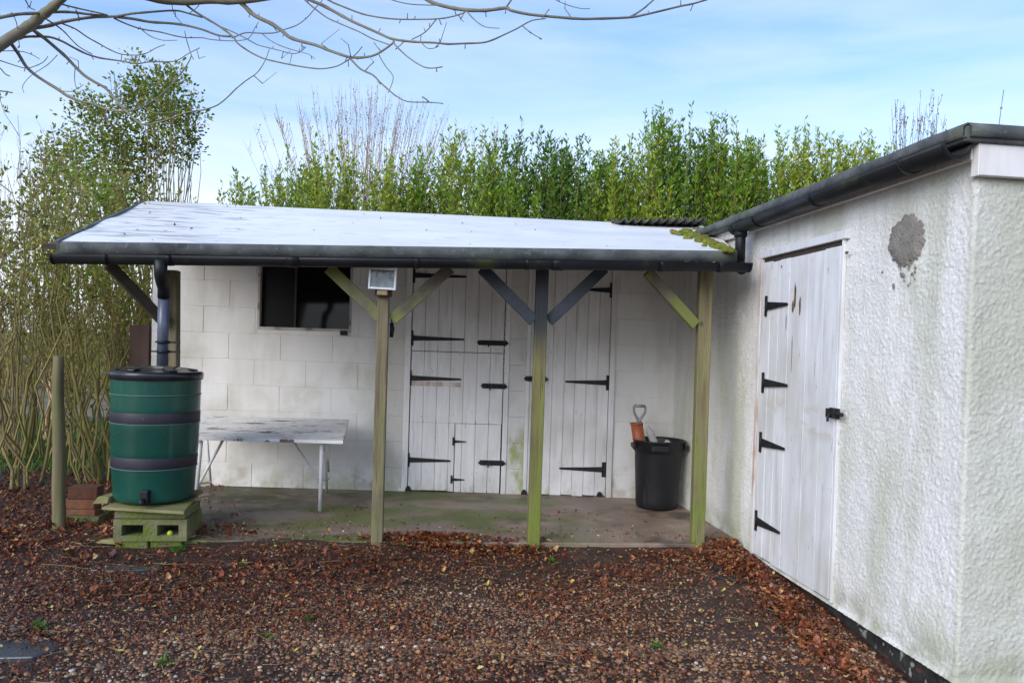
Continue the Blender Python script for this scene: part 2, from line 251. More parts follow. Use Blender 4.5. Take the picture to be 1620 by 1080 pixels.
def roughcast():
    Mt = bpy.data.materials.new('roughcast_render'); Mt.use_nodes = True; t = Mt.node_tree; N = t.nodes; L = t.links; b = N['Principled BSDF']
    b.inputs['Roughness'].default_value = .95; b.inputs['Specular IOR Level'].default_value = .15
    tcn = N.new('ShaderNodeTexCoord'); o = tcn.outputs['Object']
    def noi(sc, st=(1, 1, 1), det=5, dst=0, loc=0):
        mpn = N.new('ShaderNodeMapping'); mpn.inputs['Scale'].default_value = st; mpn.inputs['Location'].default_value = (loc, loc, loc); L.new(o, mpn.inputs[0])
        n = N.new('ShaderNodeTexNoise'); n.inputs['Scale'].default_value = sc; n.inputs['Detail'].default_value = det; n.inputs['Distortion'].default_value = dst; L.new(mpn.outputs[0], n.inputs['Vector']); return n.outputs['Fac']
    def mr(v, a, b_, c=0., d=1.):
        k = N.new('ShaderNodeMapRange'); k.interpolation_type = 'SMOOTHSTEP'; L.new(v, k.inputs[0])
        for i, q in enumerate((a, b_, c, d)): k.inputs[i+1].default_value = q
        return k.outputs[0]
    def mix(f, a, b_):
        k = N.new('ShaderNodeMix'); k.data_type = 'RGBA'; L.new(f, k.inputs[0])
        if isinstance(a, tuple): k.inputs[6].default_value = (*a, 1)
        else: L.new(a, k.inputs[6])
        k.inputs[7].default_value = (*b_, 1); return k.outputs[2]
    def mul(a, b_):
        k = N.new('ShaderNodeMath'); k.operation = 'MULTIPLY'; L.new(a, k.inputs[0]); L.new(b_, k.inputs[1]); return k.outputs[0]
    sp = N.new('ShaderNodeSeparateXYZ'); L.new(o, sp.inputs[0])
    c = mix(mr(noi(1.3, det=4), .35, .65), (.84, .82, .80), (.75, .735, .71))
    c = mix(mr(noi(1.5, (1.6, 1.6, .45), 6, .3, 4), .44, .70, 0, .6), c, (.49, .50, .37))           # algae
    c = mix(mul(mr(noi(2.3, (1.8, 1.8, .5), 6, .3, 9), .42, .66, 0, .6), mr(sp.outputs[2], 1.9, .3, 0., 1.)), c, (.53, .54, .41))
    fr = mul(mr(sp.outputs[1], .02, -.01, 0, 1), mr(noi(1.9, (1, 1, .6), 6, .2, 2), .3, .65, .22, .8)); c = mix(fr, c, (.47, .465, .36))   # front face has the most algae
    c = mix(mul(mr(sp.outputs[2], .22, .0, 0, .55), mr(noi(7), .35, .6)), c, (.30, .31, .18))
    c = mix(mul(mr(noi(3.5, (1, 3.5, .25), 5, 0, 12), .45, .7, 0, .3), mr(sp.outputs[2], 1.0, 2.0, 0, 1)), c, (.36, .36, .30))
    c = mix(mr(noi(45, det=3, loc=3), .68, .73, 0, .5), c, (.20, .20, .17))
    c = mix(mr(noi(120, det=2, loc=7), .50, .66, 0, .38), c, (.36, .35, .31))
    L.new(c, b.inputs['Base Color'])
    h1 = N.new('ShaderNodeBump'); h1.inputs['Strength'].default_value = 1; h1.inputs['Distance'].default_value = .002
    L.new(noi(230, (1, 1, 1), 2, 0), h1.inputs['Height'])
    h2 = N.new('ShaderNodeBump'); h2.inputs['Strength'].default_value = .5; h2.inputs['Distance'].default_value = .02; L.new(noi(4), h2.inputs['Height']); L.new(h2.outputs[0], h1.inputs['Normal'])
    L.new(h1.outputs[0], b.inputs['Normal'])
    return Mt
M['roughcast'] = roughcast()

# ------------------------------------------------------------------ mesh helpers
ROOT = {}
def basis(d):
    d = Vector(d).normalized(); a_ = Vector((0, 0, 1)) if abs(d.z) < .9 else Vector((1, 0, 0))
    u = d.cross(a_).normalized(); return d, u, u.cross(d).normalized()
class MB:
    def __init__(s): s.v = []; s.f = []; s.sm = []
    def add(s, vs, fs, smooth=False):
        n = len(s.v); s.v += [tuple(v) for v in vs]; s.f += [tuple(i+n for i in f) for f in fs]; s.sm += [smooth]*len(fs); return s
    def box(s, x0, x1, y0, y1, z0, z1):
        v = [(x, y, z) for z in (z0, z1) for y in (y0, y1) for x in (x0, x1)]
        return s.add(v, [(0, 2, 3, 1), (4, 5, 7, 6), (0, 1, 5, 4), (1, 3, 7, 5), (3, 2, 6, 7), (2, 0, 4, 6)])
    def hexa(s, b4, t4):                    # any prism: bottom ring ccw, top ring ccw
        n = len(b4); vs = list(b4)+list(t4)
        return s.add(vs, [tuple(range(n))[::-1], tuple(range(n, 2*n))]+[(i, (i+1) % n, n+(i+1) % n, n+i) for i in range(n)])
    def beam(s, a_, b_, w, h, up=(0, 0, 1)):
        a_ = Vector(a_); b_ = Vector(b_); d = (b_-a_).normalized(); u = d.cross(Vector(up)).normalized(); n = u.cross(d)
        q = [u*(i*w/2)+n*(j*h/2) for i, j in ((-1, -1), (1, -1), (1, 1), (-1, 1))]
        return s.hexa([a_+k for k in q], [b_+k for k in q])
    def prism(s, poly, ext):                # poly: list of points, ext: vector
        e_ = Vector(ext); return s.hexa([Vector(p) for p in poly], [Vector(p)+e_ for p in poly])
    def tube(s, pts, r, n=8, caps=True, smooth=True):
        pts = [Vector(p) for p in pts]; rr = r if hasattr(r, '__len__') else [r]*len(pts)
        vs = []; u = None
        for i, p in enumerate(pts):
            d = (pts[min(i+1, len(pts)-1)]-pts[max(i-1, 0)])
            if d.length < 1e-9: d = Vector((0, 0, 1))
            d.normalize()
            if u is None: _, u, _w = basis(d)
            u = (u-d*u.dot(d)); u = u.normalized() if u.length > 1e-6 else basis(d)[1]
            w = d.cross(u)
            for k in range(n):
                t = 2*math.pi*k/n; vs.append(p+(u*math.cos(t)+w*math.sin(t))*rr[i])
        fs = [(i*n+k, i*n+(k+1) % n, (i+1)*n+(k+1) % n, (i+1)*n+k) for i in range(len(pts)-1) for k in range(n)]
        base = len(s.v); s.add(vs, fs, smooth)
        if caps: s.f += [tuple(base+k for k in range(n))[::-1], tuple(base+(len(pts)-1)*n+k for k in range(n))]; s.sm += [False, False]
        return s
    def lathe(s, prof, c, n=40, squash=1.0, smooth=True, wob=0):
        c = Vector(c); vs = []
        for r, z in prof:
            for k in range(n):
                t = 2*math.pi*k/n; q = r*(1+wob*math.sin(3*t+z*5)); vs.append(c+Vector((q*math.cos(t), q*squash*math.sin(t), z)))
        fs = [(i*n+k, i*n+(k+1) % n, (i+1)*n+(k+1) % n, (i+1)*n+k) for i in range(len(prof)-1) for k in range(n)]
        base = len(s.v); s.add(vs, fs, smooth)
        s.f += [tuple(base+k for k in range(n))[::-1], tuple(base+(len(prof)-1)*n+k for k in range(n))]; s.sm += [False, False]
        return s
    def build(s, name, m_, parent=None, origin=None, bevel=0, local=False, seg=2, solid=0):
        me = bpy.data.meshes.new(name)
        if parent is not None:
            rt = ROOT[parent.name]; inv = rt.inverted()
        elif origin is not None: rt = Matrix.Translation(Vector(origin)); inv = rt.inverted()
        else: rt = Matrix.Identity(4); inv = rt
        vs = s.v if local else [tuple(inv @ Vector(v)) for v in s.v]
        me.from_pydata(vs, [], s.f); me.materials.append(m_)
        me.polygons.foreach_set('use_smooth', s.sm); me.update()
        o = bpy.data.objects.new(name, me); col.objects.link(o)
        if parent is not None: o.parent = parent
        else: o.matrix_world = rt
        ROOT[o.name] = rt
        if bevel:
            b = o.modifiers.new('bevel', 'BEVEL'); b.width = bevel; b.segments = seg; b.limit_method = 'ANGLE'; b.angle_limit = R(50)
        if solid:
            q = o.modifiers.new('solid', 'SOLIDIFY'); q.thickness = solid
        return o
def tag(o, label=None, cat=None, group=None, kind=None):
    if label: o['label'] = label
    if cat: o['category'] = cat
    if group: o['group'] = group
    if kind: o['kind'] = kind
    return o
def thing(name, loc, label, cat, group=None, rz=0):
    o = bpy.data.objects.new(name, None); col.objects.link(o); o.empty_display_size = .1
    mw = Matrix.Translation(Vector(loc)) @ Matrix.Rotation(rz, 4, 'Z'); o.location = loc; o.rotation_euler = (0, 0, rz)
    ROOT[o.name] = mw
    return tag(o, label, cat, group)
def npmesh(name, V, Fc, m_, parent=None, origin=None, smooth=False):
    """big meshes: V (n,3), Fc (k,3) or (k,4) int arrays"""
    V = np.asarray(V, dtype=np.float64); Fc = np.asarray(Fc)
    if parent is not None: rt = ROOT[parent.name]
    elif origin is not None: rt = Matrix.Translation(Vector(origin))
    else: rt = Matrix.Identity(4)
    inv = np.array(rt.inverted()); V = V @ inv[:3, :3].T + inv[:3, 3]
    me = bpy.data.meshes.new(name); k = Fc.shape[1]
    me.vertices.add(len(V)); me.vertices.foreach_set('co', V.astype(np.float32).ravel())
    me.loops.add(Fc.size); me.loops.foreach_set('vertex_index', Fc.ravel().astype(np.int32))
    me.polygons.add(len(Fc)); me.polygons.foreach_set('loop_start', np.arange(0, Fc.size, k, dtype=np.int32))
    me.polygons.foreach_set('use_smooth', np.full(len(Fc), smooth)); me.update(calc_edges=True); me.materials.append(m_)
    o = bpy.data.objects.new(name, me); col.objects.link(o)
    if parent is not None: o.parent = parent
    else: o.matrix_world = rt
    ROOT[o.name] = rt
    return o
def rand_rot(n):
    q = rng.normal(size=(n, 4)); q /= np.linalg.norm(q, axis=1)[:, None]; w, x, y, z = q.T
    return np.stack([np.stack([1-2*(y*y+z*z), 2*(x*y-z*w), 2*(x*z+y*w)], 1), np.stack([2*(x*y+z*w), 1-2*(x*x+z*z), 2*(y*z-x*w)], 1), np.stack([2*(x*z-y*w), 2*(y*z+x*w), 1-2*(x*x+y*y)], 1)], 1)
def leaf_mesh(C, D, Ln, Wd):
    """n pointed leaves: 6 verts, 4 tris each, folded on the midrib. C base points, D directions"""
    C = np.asarray(C); D = np.asarray(D); n = len(C); D = D/(np.linalg.norm(D, axis=1)[:, None]+1e-9)
    A = rng.normal(size=(n, 3)); S = np.cross(D, A); S /= np.linalg.norm(S, axis=1)[:, None]+1e-9; U = np.cross(S, D)
    Ln = np.broadcast_to(Ln, (n,))[:, None]; Wd = np.broadcast_to(Wd, (n,))[:, None]; bend = rng.uniform(-.25, .1, (n, 1))
    b = C; mid = C+D*Ln*.45+U*bend*Ln*.4; tip = C+D*Ln+U*bend*Ln
    l = mid+S*Wd*.5+U*Wd*.18; r = mid-S*Wd*.5+U*Wd*.18
    V = np.stack([b, l, tip, r, mid], 1).reshape(-1, 3); i = np.arange(n)[:, None]*5
    Fc = np.concatenate([i+np.array([[0, 4, 1]]), i+np.array([[1, 4, 2]]), i+np.array([[0, 3, 4]]), i+np.array([[3, 2, 4]])], 0)
    return V, Fc

# ================================================================== GROUND
def sheet(name, x0, x1, y0, y1, nx, ny, fz, m_):
    xs = np.linspace(x0, x1, nx); ys = np.linspace(y0, y1, ny)
    V = np.array([(x, y, fz(x, y)) for y in ys for x in xs])
    Fc = np.array([(j*nx+i, j*nx+i+1, (j+1)*nx+i+1, (j+1)*nx+i) for j in range(ny-1) for i in range(nx-1)])
    return npmesh(name, V, Fc, m_, smooth=True)
tag(sheet('ground', -9, 6, -4, 13, 220, 240, gz, M['soil']), kind='structure')
tag(sheet('field', -500, 500, -500, 900, 60, 60, lambda x, y: -.32, M['field']), kind='structure')
# concrete slab under the lean-to
mb = MB(); mb.box(-2.62, 1.75, 5.14, 6.86, -.14, -.0)
mb.v = [(x, y+(.12*x/1.3 if y < 6 else 0), z) for x, y, z in mb.v]
tag(mb.build('concrete_slab', M['concrete'], origin=(0, 6, 0), bevel=.006), kind='structure')

def zsurf(x, y):
    if -2.62 < x < 1.6 and 5.14+.09*x < y < 6.85: return max(0.0, gz(x, y))
    return gz(x, y)
# pebbles -------------------------------------------------------------
def ico(sub):
    import bmesh
    bm = bmesh.new(); bmesh.ops.create_icosphere(bm, subdivisions=sub, radius=1); V = np.array([v.co[:] for v in bm.verts]); Fc = np.array([[v.index for v in f.verts] for f in bm.faces]); bm.free(); return V, Fc
def scatter_pebbles(n, sub, xr, yr, smin, smax, dens):
    bV, bF = ico(sub); pts = []
    while len(pts) < n:
        x = rng.uniform(*xr); y = rng.uniform(*yr)
        if abs(x) > .72*y+.35: continue
        if x > C0.x-.02+(C0.y-y)*.123*1 and y > C0.y-.1: continue
        if rng.random() > dens(x, y): continue
        pts.append((x, y, zsurf(x, y)))
    pts = np.array(pts); s = smin*(smax/smin)**(rng.random(n)**1.7)
    ax = np.stack([s*rng.uniform(.9, 1.35, n), s*rng.uniform(.8, 1.1, n), s*rng.uniform(.45, .75, n)], 1)
    Rm = rand_rot(n); yaw = rng.uniform(0, 6.28, n); tilt = rng.normal(0, .25, n)
    cy, sy, ct, st = np.cos(yaw), np.sin(yaw), np.cos(tilt), np.sin(tilt)
    z0 = np.zeros(n); o1 = np.ones(n)
    Rz = np.stack([np.stack([cy, -sy*ct, sy*st], 1), np.stack([sy, cy*ct, -cy*st], 1), np.stack([z0, st, ct], 1)], 1)
    jit = 1+rng.normal(0, .10, (n, len(bV), 1))
    V = bV[None]*jit*ax[:, None, :]; V = np.einsum('nij,nkj->nki', Rz, V)
    pts[:, 2] += ax[:, 2]*rng.uniform(.0, .75, n)
    V = V+pts[:, None, :]; Fc = bF[None]+(np.arange(n)*len(bV))[:, None, None]
    return V.reshape(-1, 3), Fc.reshape(-1, 3)
def gd(x, y):                      # how much gravel shows
    k = 1.0 if y < 3.7 else max(.16, 1-.75*(y-3.7)/1.1)
    if y > 5.0+.09*x: k = .05 if x > -2.7 else .12
    n = mnoise.noise(Vector((x*1.1, y*1.4, 5)))
    k *= max(.15, min(1, .75+1.3*n))
    if x < -1.6: k *= .6
    return k
V1, F1 = scatter_pebbles(13500, 2, (-2.6, 2.2), (2.7, 3.75), .0045, .0140, gd)
V2, F2 = scatter_pebbles(20000, 1, (-4, 2.1), (3.6, 5.6), .0035, .012, gd)
tag(npmesh('gravel', np.concatenate([V1, V2]), np.concatenate([F1, F2+len(V1)]), M['pebble'], smooth=True), 'brown and grey pebbles strewn over the dark yard', 'gravel', kind='stuff')

# dead leaves ----------------------------------------------------------
def in_yard(x, y):
    return not (x > C0.x-.03-(y-C0.y)*.123)
PILES = []
def ppt(px, py): p = G(px, py, -.03); return (p.x, p.y)
for (px, py, n, sx, sy) in ((662, 862, 560, .22, .07), (560, 886, 160, .22, .09), (720, 862, 420, .22, .07), (780, 872, 160, .18, .05), (1140, 868, 260, .09, .07), (1175, 895, 420, .07, .13), (1230, 935, 520, .06, .16), (1290, 985, 420, .06, .14), (1345, 1030, 200, .05, .12), (470, 905, 300, .35, .14), (350, 900, 200, .3, .12), (842, 872, 130, .12, .05), (1000, 905, 200, .4, .12), (1080, 880, 120, .15, .05), (200, 925, 220, .35, .10), (60, 850, 260, .3, .25), (345, 850, 130, .12, .10)):
    PILES.append((*ppt(px, py), n, sx, sy))
def scatter_leaves(pts, h, size):
    n = len(pts); yaw = rng.uniform(0, 6.28, n); el_ = rng.normal(0, .35, n)
    D = np.stack([np.cos(yaw)*np.cos(el_), np.sin(yaw)*np.cos(el_), np.sin(el_)], 1)
    S = np.stack([-np.sin(yaw), np.cos(yaw), rng.normal(0, .35, n)], 1); S /= np.linalg.norm(S, axis=1)[:, None]; U = np.cross(D, S)
    L_ = size*rng.uniform(.5, 1.3, n)[:, None]; Wd = L_*rng.uniform(.35, .8, n)[:, None]; c = rng.uniform(.05, .5, n)[:, None]
    C = pts+np.array([0, 0, 1])*h[:, None]
    rows = []
    for t, w in ((-.5, .35), (-.15, 1), (.2, .8), (.5, .2)):
        w = w*rng.uniform(.45, 1.3, (n, 1)); ctr = C+D*L_*t+U*L_*(c*(t*t*2-.1)+rng.normal(0, .11, (n, 1)))+S*Wd*rng.normal(0, .16, (n, 1))
        rows.append(ctr+S*Wd*w*.5+U*Wd*c*w*.6); rows.append(ctr-U*0*Wd); rows.append(ctr-S*Wd*w*.5+U*Wd*c*w*.6*rng.uniform(-.6, 1, (n, 1)))
    V = np.stack(rows, 1).reshape(-1, 3); i = np.arange(n)[:, None]*12; fs = []
    for r_ in range(3):
        for q in range(2):
            a_ = r_*3+q; fs.append(i+np.array([[a_, a_+1, a_+4, a_+3]]))
    return V, np.concatenate(fs, 0)
pts = []; hs = []
for (cx, cy, n, sx, sy) in PILES:
    for _ in range(n):
        x = rng.normal(cx, sx); y = rng.normal(cy, sy)
        if not in_yard(x, y): x = C0.x-.04-(y-C0.y)*.123-abs(rng.normal(0, .03))
        r2 = ((x-cx)/sx)**2+((y-cy)/sy)**2
        pts.append((x, y, zsurf(x, y))); hs.append(.006+rng.random()*.05*math.exp(-r2*.6))
NP = len(pts)
k = 0
while k < 29500:
    y = rng.uniform(2.8, 6.2); x = rng.uniform(-4, 2)
    if abs(x) > .84*y+.3 or not in_yard(x, y): continue
    d_ = .42+.9*mnoise.noise(Vector((x*1.5, y*1.9, 11))); d_ *= 1.4 if y > 3.9 else 1.15
    if y > 5.02+.09*x and x > -2.5: d_ *= .05
    if x < -1.2: d_ *= 1.5
    if rng.random() > d_: continue
    pts.append((x, y, zsurf(x, y))); hs.append(.004+rng.random()*.016); k += 1
pts = np.array(pts); hs = np.array(hs)
sz = np.concatenate([rng.uniform(.018, .046, NP), .008+.024*rng.random(len(pts)-NP)**1.8])
def sl_(pts, hs, sz, name, m_, label, cat):
    global rng
    n = len(pts); base = np.array(pts); Vv, Ff = scatter_leaves(base, hs, 1.0)
    Vv = Vv.reshape(n, 12, 3); ctr = base+np.array([0, 0, 1])*hs[:, None]
    Vv = (Vv-ctr[:, None])*sz[:, None, None]+ctr[:, None]
    lo = Vv[:, :, 2].min(1)-(base[:, 2]-.004); Vv[:, :, 2] -= np.minimum(lo, 0)[:, None]
    return tag(npmesh(name, Vv.reshape(-1, 3), Ff, m_, smooth=False), label, cat, kind='stuff')
sl_(pts, hs, sz, 'fallen_leaves', M['leaf_dead'], 'wet rust brown dead leaves littering the yard and drifted against walls', 'leaf litter')
yp = []
while len(yp) < 420:
    y = rng.uniform(2.9, 5.1); x = rng.uniform(-3.5, 1.9)
    if abs(x) < .68*y and in_yard(x, y): yp.append((x, y, zsurf(x, y)))
yp = np.array(yp); sl_(yp, rng.uniform(.01, .025, len(yp)), rng.uniform(.008, .028, len(yp)), 'yellow_leaf_litter', M['leaf_yellow'], 'small yellow leaf flecks scattered across the gravel', 'leaf litter')
big = [ppt(183, 997), ppt(462, 1068), ppt(478, 1062), ppt(352, 1025), ppt(1100, 965), ppt(845, 945), ppt(770, 918), ppt(700, 905)]
bpz = np.array([(x, y, gz(x, y)) for x, y in big])
sl_(bpz, np.full(len(big), .02), np.array([.06, .055, .05, .025, .045, .03, .035, .03]), 'pale_fallen_leaf_scatter', M['leaf_yellow'], 'larger pale yellow leaves lying on the front gravel', 'leaf litter')
# straw and twigs on the ground
mb = MB(); k = 0
while k < 420:
    y = rng.uniform(2.9, 5.2); x = rng.uniform(-3.6, 1.8)
    if abs(x) > .7*y or not in_yard(x, y): continue
    if x > -.8 and rng.random() > .5: continue
    a_ = rng.normal(0, .6); l = rng.uniform(.02, .13) if k % 12 else rng.uniform(.15, .4); k += 1
    d = Vector((math.cos(a_), math.sin(a_), 0)); q = Vector((x, y, 0)); pp = []
    for t in (-.5, -.2, .15, .5):
        s_ = q+d*l*t+Vector((0, 1, 0))*rng.normal(0, .05)*l; s_.z = zsurf(s_.x, s_.y)+.014+rng.random()*.008; pp.append(s_)
    if all(in_yard(s_.x, s_.y) for s_ in pp): mb.tube(pp, rng.uniform(.0009, .0022), 4)
tag(mb.build('ground_twigs', M['straw']), 'thin straw coloured twigs scattered over gravel and leaves', 'twigs', kind='stuff')
# stone slabs let into the yard, dark scraps
def flat_stone(px, py, w, d, seed, label, ang=0, name='stone_slab', cat='stone', mt='slate', th=.03):
    c = G(px, py, -.12); c.z = gz(c.x, c.y); rr = random.Random(seed); ring = []
    for k in range(14):
        t = k/14*6.283; q = rr.uniform(.85, 1.12); ring.append(Vector((math.cos(t)*w*q, math.sin(t)*d*q, 0)))
    mt_ = Matrix.Rotation(ang, 3, 'Z'); ring = [c+mt_@v for v in ring]
    b = MB(); b.prism([v-Vector((0, 0, th)) for v in ring], (0, 0, th+.012)); return tag(b.build(name, M[mt], origin=c, bevel=.006), label, cat)
flat_stone(25, 1022, .20, .11, 1, 'grey wet flat stone at the left edge of the front gravel')
flat_stone(195, 912, .20, .05, 2, 'dark flat stone half buried in leaves before the block stand', .15)
flat_stone(1155, 934, .11, .028, 3, 'larger black rubber scrap lying on leaves near the right wall', -.3, 'rubber_scrap', 'scrap', 'black_plastic', .01)
flat_stone(1180, 924, .05, .022, 4, 'small black rubber scrap nearest the leaf drift at the right wall', .2, 'rubber_scrap', 'scrap', 'black_plastic', .01)
flat_stone(1137, 918, .05, .03, 5, 'small black rubber scrap farthest back on the leaves', .5, 'rubber_scrap', 'scrap', 'black_plastic', .01)

# ================================================================== BLOCK SHED WITH LEAN-TO
YW = 6.80
shed = thing('block_shed', (-.8, YW, 0), 'low white blockwork shed with wet felt roof coloured white as sky glare on timber posts', 'shed')
def px_rect(x0, y0, x1, y1, d=YW, ym=600):
    """pixel rect -> world x0,x1,z0,z1 on the wall plane, x read at row ym"""
    a_ = P(x0, ym, d); b_ = P(x1, ym, d); return a_.x, b_.x, P((x0+x1)/2, y1, d).z, P((x0+x1)/2, y0, d).z
XL, XR = P(240, 500, YW).x, 1.50
win = px_rect(407, 415, 556, 523, ym=500); win = (win[0], win[1], win[2], 2.02)
d1 = px_rect(641, 415, 836, 779); d2 = px_rect(836, 415, 972, 786)
TOPZ = 2.02
doorhole = (d1[0], d2[1], -.02, TOPZ)
zt = 2.30
# wall: block faces with recessed joints
holes = [win, doorhole]
def sub_rects(r, h):
    x0, x1, z0, z1 = r; a0, a1, b0, b1 = h
    if a0 >= x1 or a1 <= x0 or b0 >= z1 or b1 <= z0: return [r]
    out = []
    if a0 > x0: out.append((x0, a0, z0, z1))
    if a1 < x1: out.append((a1, x1, z0, z1))
    xa, xb = max(x0, a0), min(x1, a1)
    if b0 > z0: out.append((xa, xb, z0, b0))
    if b1 < z1: out.append((xa, xb, b1, z1))
    return out
mb = MB(); rr = random.Random(4); j = 0; z = -.02
while z < zt:
    z1 = min(z+.225, zt); x = XL-(.225 if j % 2 else 0)
    while x < XR:
        r = (max(x, XL)+.0022, min(x+.45, XR)-.0022, z+.0022, z1-.0022); x += .45
        if r[1]-r[0] < .02: continue
        rs = [r]
        for h in holes: rs = [q for s_ in rs for q in sub_rects(s_, h)]
        for q in rs:
            if q[1]-q[0] < .012 or q[3]-q[2] < .012: continue
            dy = rr.uniform(-.0015, .0015); mb.box(q[0], q[1], YW+dy, YW+.09, q[2], q[3])
    z = z1; j += 1
wall = mb.build('wall', M['paint_block'], shed, bevel=.003, seg=2)
mb = MB(); rs = [(XL+.01, XR, -.12, zt)]
for h in holes: rs = [q for s_ in rs for q in sub_rects(s_, h)]
for q in rs: mb.box(q[0], q[1], YW+.0045, YW+.10, q[2], q[3])
mb.build('mortar_bed', M['paint_block'], shed)
XB = XL+.05
mb = MB(); mb.box(XL+.002, XL+.1, YW+.101, 9.2, -.2, 2.2); mb.box(XL+.002, XR, 9.2, 9.3, -.2, 1.9); mb.box(1.0, XR-.12, YW+.101, 9.19, -.2, 2.0)
mb.build('side_wall', M['paint_block'], shed)
mb = MB(); mb.box(XL+.11, XR-.41, YW+.15, 9.1, -.08, -.03); mb.build('inner_floor', M['beam'], shed)
# roof ------------------------------------------------------------------
EL_, ER_ = P(96, 382, 4.70), P(1166, 397, 5.06)
RL_, RR_ = P(232, 318, 6.95), P(1112, 358, 6.95)
RRx = RR_.copy()
def roofpt(u, v):
    a_ = EL_.lerp(ER_, u); b_ = RL_.lerp(RRx, u); p = a_.lerp(b_, v)
    z = .010*math.sin(v*3.14)*mnoise.noise(Vector((p.x*2.1, p.y*2, 0)))*2
    z += -.012*math.sin(u*9)*v*(1-v)
    p.z += z; return p
nu, nv = 70, 24
V = [roofpt(i/(nu-1), j/(nv-1)) for j in range(nv) for i in range(nu)]
Fc = [(j*nu+i, j*nu+i+1, (j+1)*nu+i+1, (j+1)*nu+i) for j in range(nv-1) for i in range(nu-1)]
mb = MB(); mb.add(V, Fc, True)
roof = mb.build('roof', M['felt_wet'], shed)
# underside boards, folded felt edge, verge
dn = Vector((0, 0, -.022))
mb = MB(); mb.hexa([EL_+dn*2., ER_+dn*2., RRx+dn*2.4, RL_+dn*2.4], [EL_+dn*.9, ER_+dn*.9, RRx+dn*1.5, RL_+dn*1.5]); mb.build('roof_boards', M['soffit'], shed)
mb = MB()
n = 40; ring = []
for i in range(n+1):                      # folded felt edge along the eave with slight waves
    u = i/n; a_ = EL_.lerp(ER_, u); w = .004*mnoise.noise(Vector((u*14, 0, 0))); h = .072+.006*mnoise.noise(Vector((u*9, 4, 0)))
    ring.append([a_+Vector((0, .02, .003)), a_+Vector((0, -.006, .0)), a_+Vector((0, -.012+w, -.012)), a_+Vector((0, -.012+w, -h)), a_+Vector((0, .02, -h))])
vs = [q for r_ in ring for q in r_]; fs = [(i*5+k, i*5+k+1, (i+1)*5+k+1, (i+1)*5+k) for i in range(n) for k in range(4)]
mb.add(vs, fs, True); mb.build('felt_edge', M['felt'], shed, solid=.004)
mb = MB(); dv = (RL_-EL_).normalized()
mb.beam(EL_+Vector((-.012, -.01, -.035)), RL_+Vector((-.012, 0, -.035)), .024, .085); mb.build('verge_board', M['felt'], shed, bevel=.004)
mb = MB(); mb.beam(EL_+Vector((-.055, -.02, -.035)), EL_+dv*.28+Vector((-.05, 0, -.06)), .07, .03); mb.build('verge_end', M['beam'], shed)
BL_, BR_ = Vector((RL_.x-.05, 9.4, 1.75)), Vector((1.3, 9.4, 1.75))
mb = MB(); mb.hexa([RL_+dn, BL_+dn, BR_+dn, RR_+dn], [RL_-dn*.1, BL_, BR_, RR_-dn*.1]); mb.build('back_roof', M['felt'], shed)
for i in range(9):                         # joists under the roof
    mb = MB(); u = .05+i*.11; a_ = EL_.lerp(ER_, u); b_ = RL_.lerp(RRx, u); mb.beam(a_+Vector((0, .06, -.07)), b_+Vector((0, 0, -.09)), .045, .06)
    mb.build('rafter', M['beam'], shed)
# posts ------------------------------------------------------------------
pspec = [(271, 868, 5.47, .085, 'post', 'post_left'), (596, 870, 5.06, .074, 'post', ''), (843, 870, 5.17, .080, 'post_dark', ''), (1102, 870, 5.30, .088, 'post_green', '')]
def eave_z(x, off=0):
    u = (x-EL_.x)/(ER_.x-EL_.x); return EL_.lerp(ER_, u)
tops = []
TOPX = [272+9, 608, 858, 1116]
for i, (px, py, d, w, mt, _) in enumerate(pspec):
    b = P(px, py, d); t = P(TOPX[i] if i else 273, 428, d); ez = eave_z(b.x).z-.10
    tt = Vector((b.x+(t.x-b.x), d, ez)); bb = Vector((b.x, d, -.10))
    mb = MB(); dirr = (tt-bb)
    segs = 6; hw = w/2; dd_ = w/2 if i < 3 else w/2
    for k in range(segs):
        p0 = bb.lerp(tt, k/segs); p1 = bb.lerp(tt, (k+1)/segs)
    rot = Matrix.Rotation((.08 if i < 3 else -.02), 3, 'Z')
    q = [rot@Vector((sx*hw, sy*dd_, 0)) for sx, sy in ((-1, -1), (1, -1), (1, 1), (-1, 1))]
    mb.hexa([bb+v for v in q], [tt+v for v in q]); po = mb.build('post', M[mt], shed, bevel=.006)
    po['label'] = ['leftmost post beside the downpipe', 'mossy brown post carrying the floodlight', 'post dark stained above and bright green below', 'thick green post beside the right wall'][i]
    tops.append(tt)
mb = MB(); a_ = tops[0]+Vector((-1.0, -.1, .035)); b_ = tops[3]+Vector((.25, .02, .035))
for i in range(3):
    mb.beam(tops[i]+Vector((-.55 if i == 0 else 0, -.3 if i == 0 else 0, .04)), tops[i+1]+Vector((.16 if i == 2 else 0, 0, .04)), .07, .08)
mb.build('top_plate', M['beam'], shed)
def brace(x0, y0, x1, y1, d0, d1_, mt, w=.075):
    b = MB(); b.beam(P(x0, y0, d0), P(x1, y1, d1_), .045, w, up=(0, 0, 1)); return b.build('brace', M[mt], shed, bevel=.004)
brace(262, 512, 172, 418, 5.40, 5.15, 'brown_brace', .07)
brace(604, 504, 520, 424, 5.05, 5.00, 'grey_brace'); brace(620, 506, 712, 424, 5.08, 5.12, 'grey_brace')
brace(845, 508, 762, 424, 5.16, 5.13, 'dark_brace'); brace(868, 508, 956, 424, 5.20, 5.22, 'dark_brace')
brace(1100, 514, 1024, 430, 5.27, 5.2, 'grey_brace', .07)
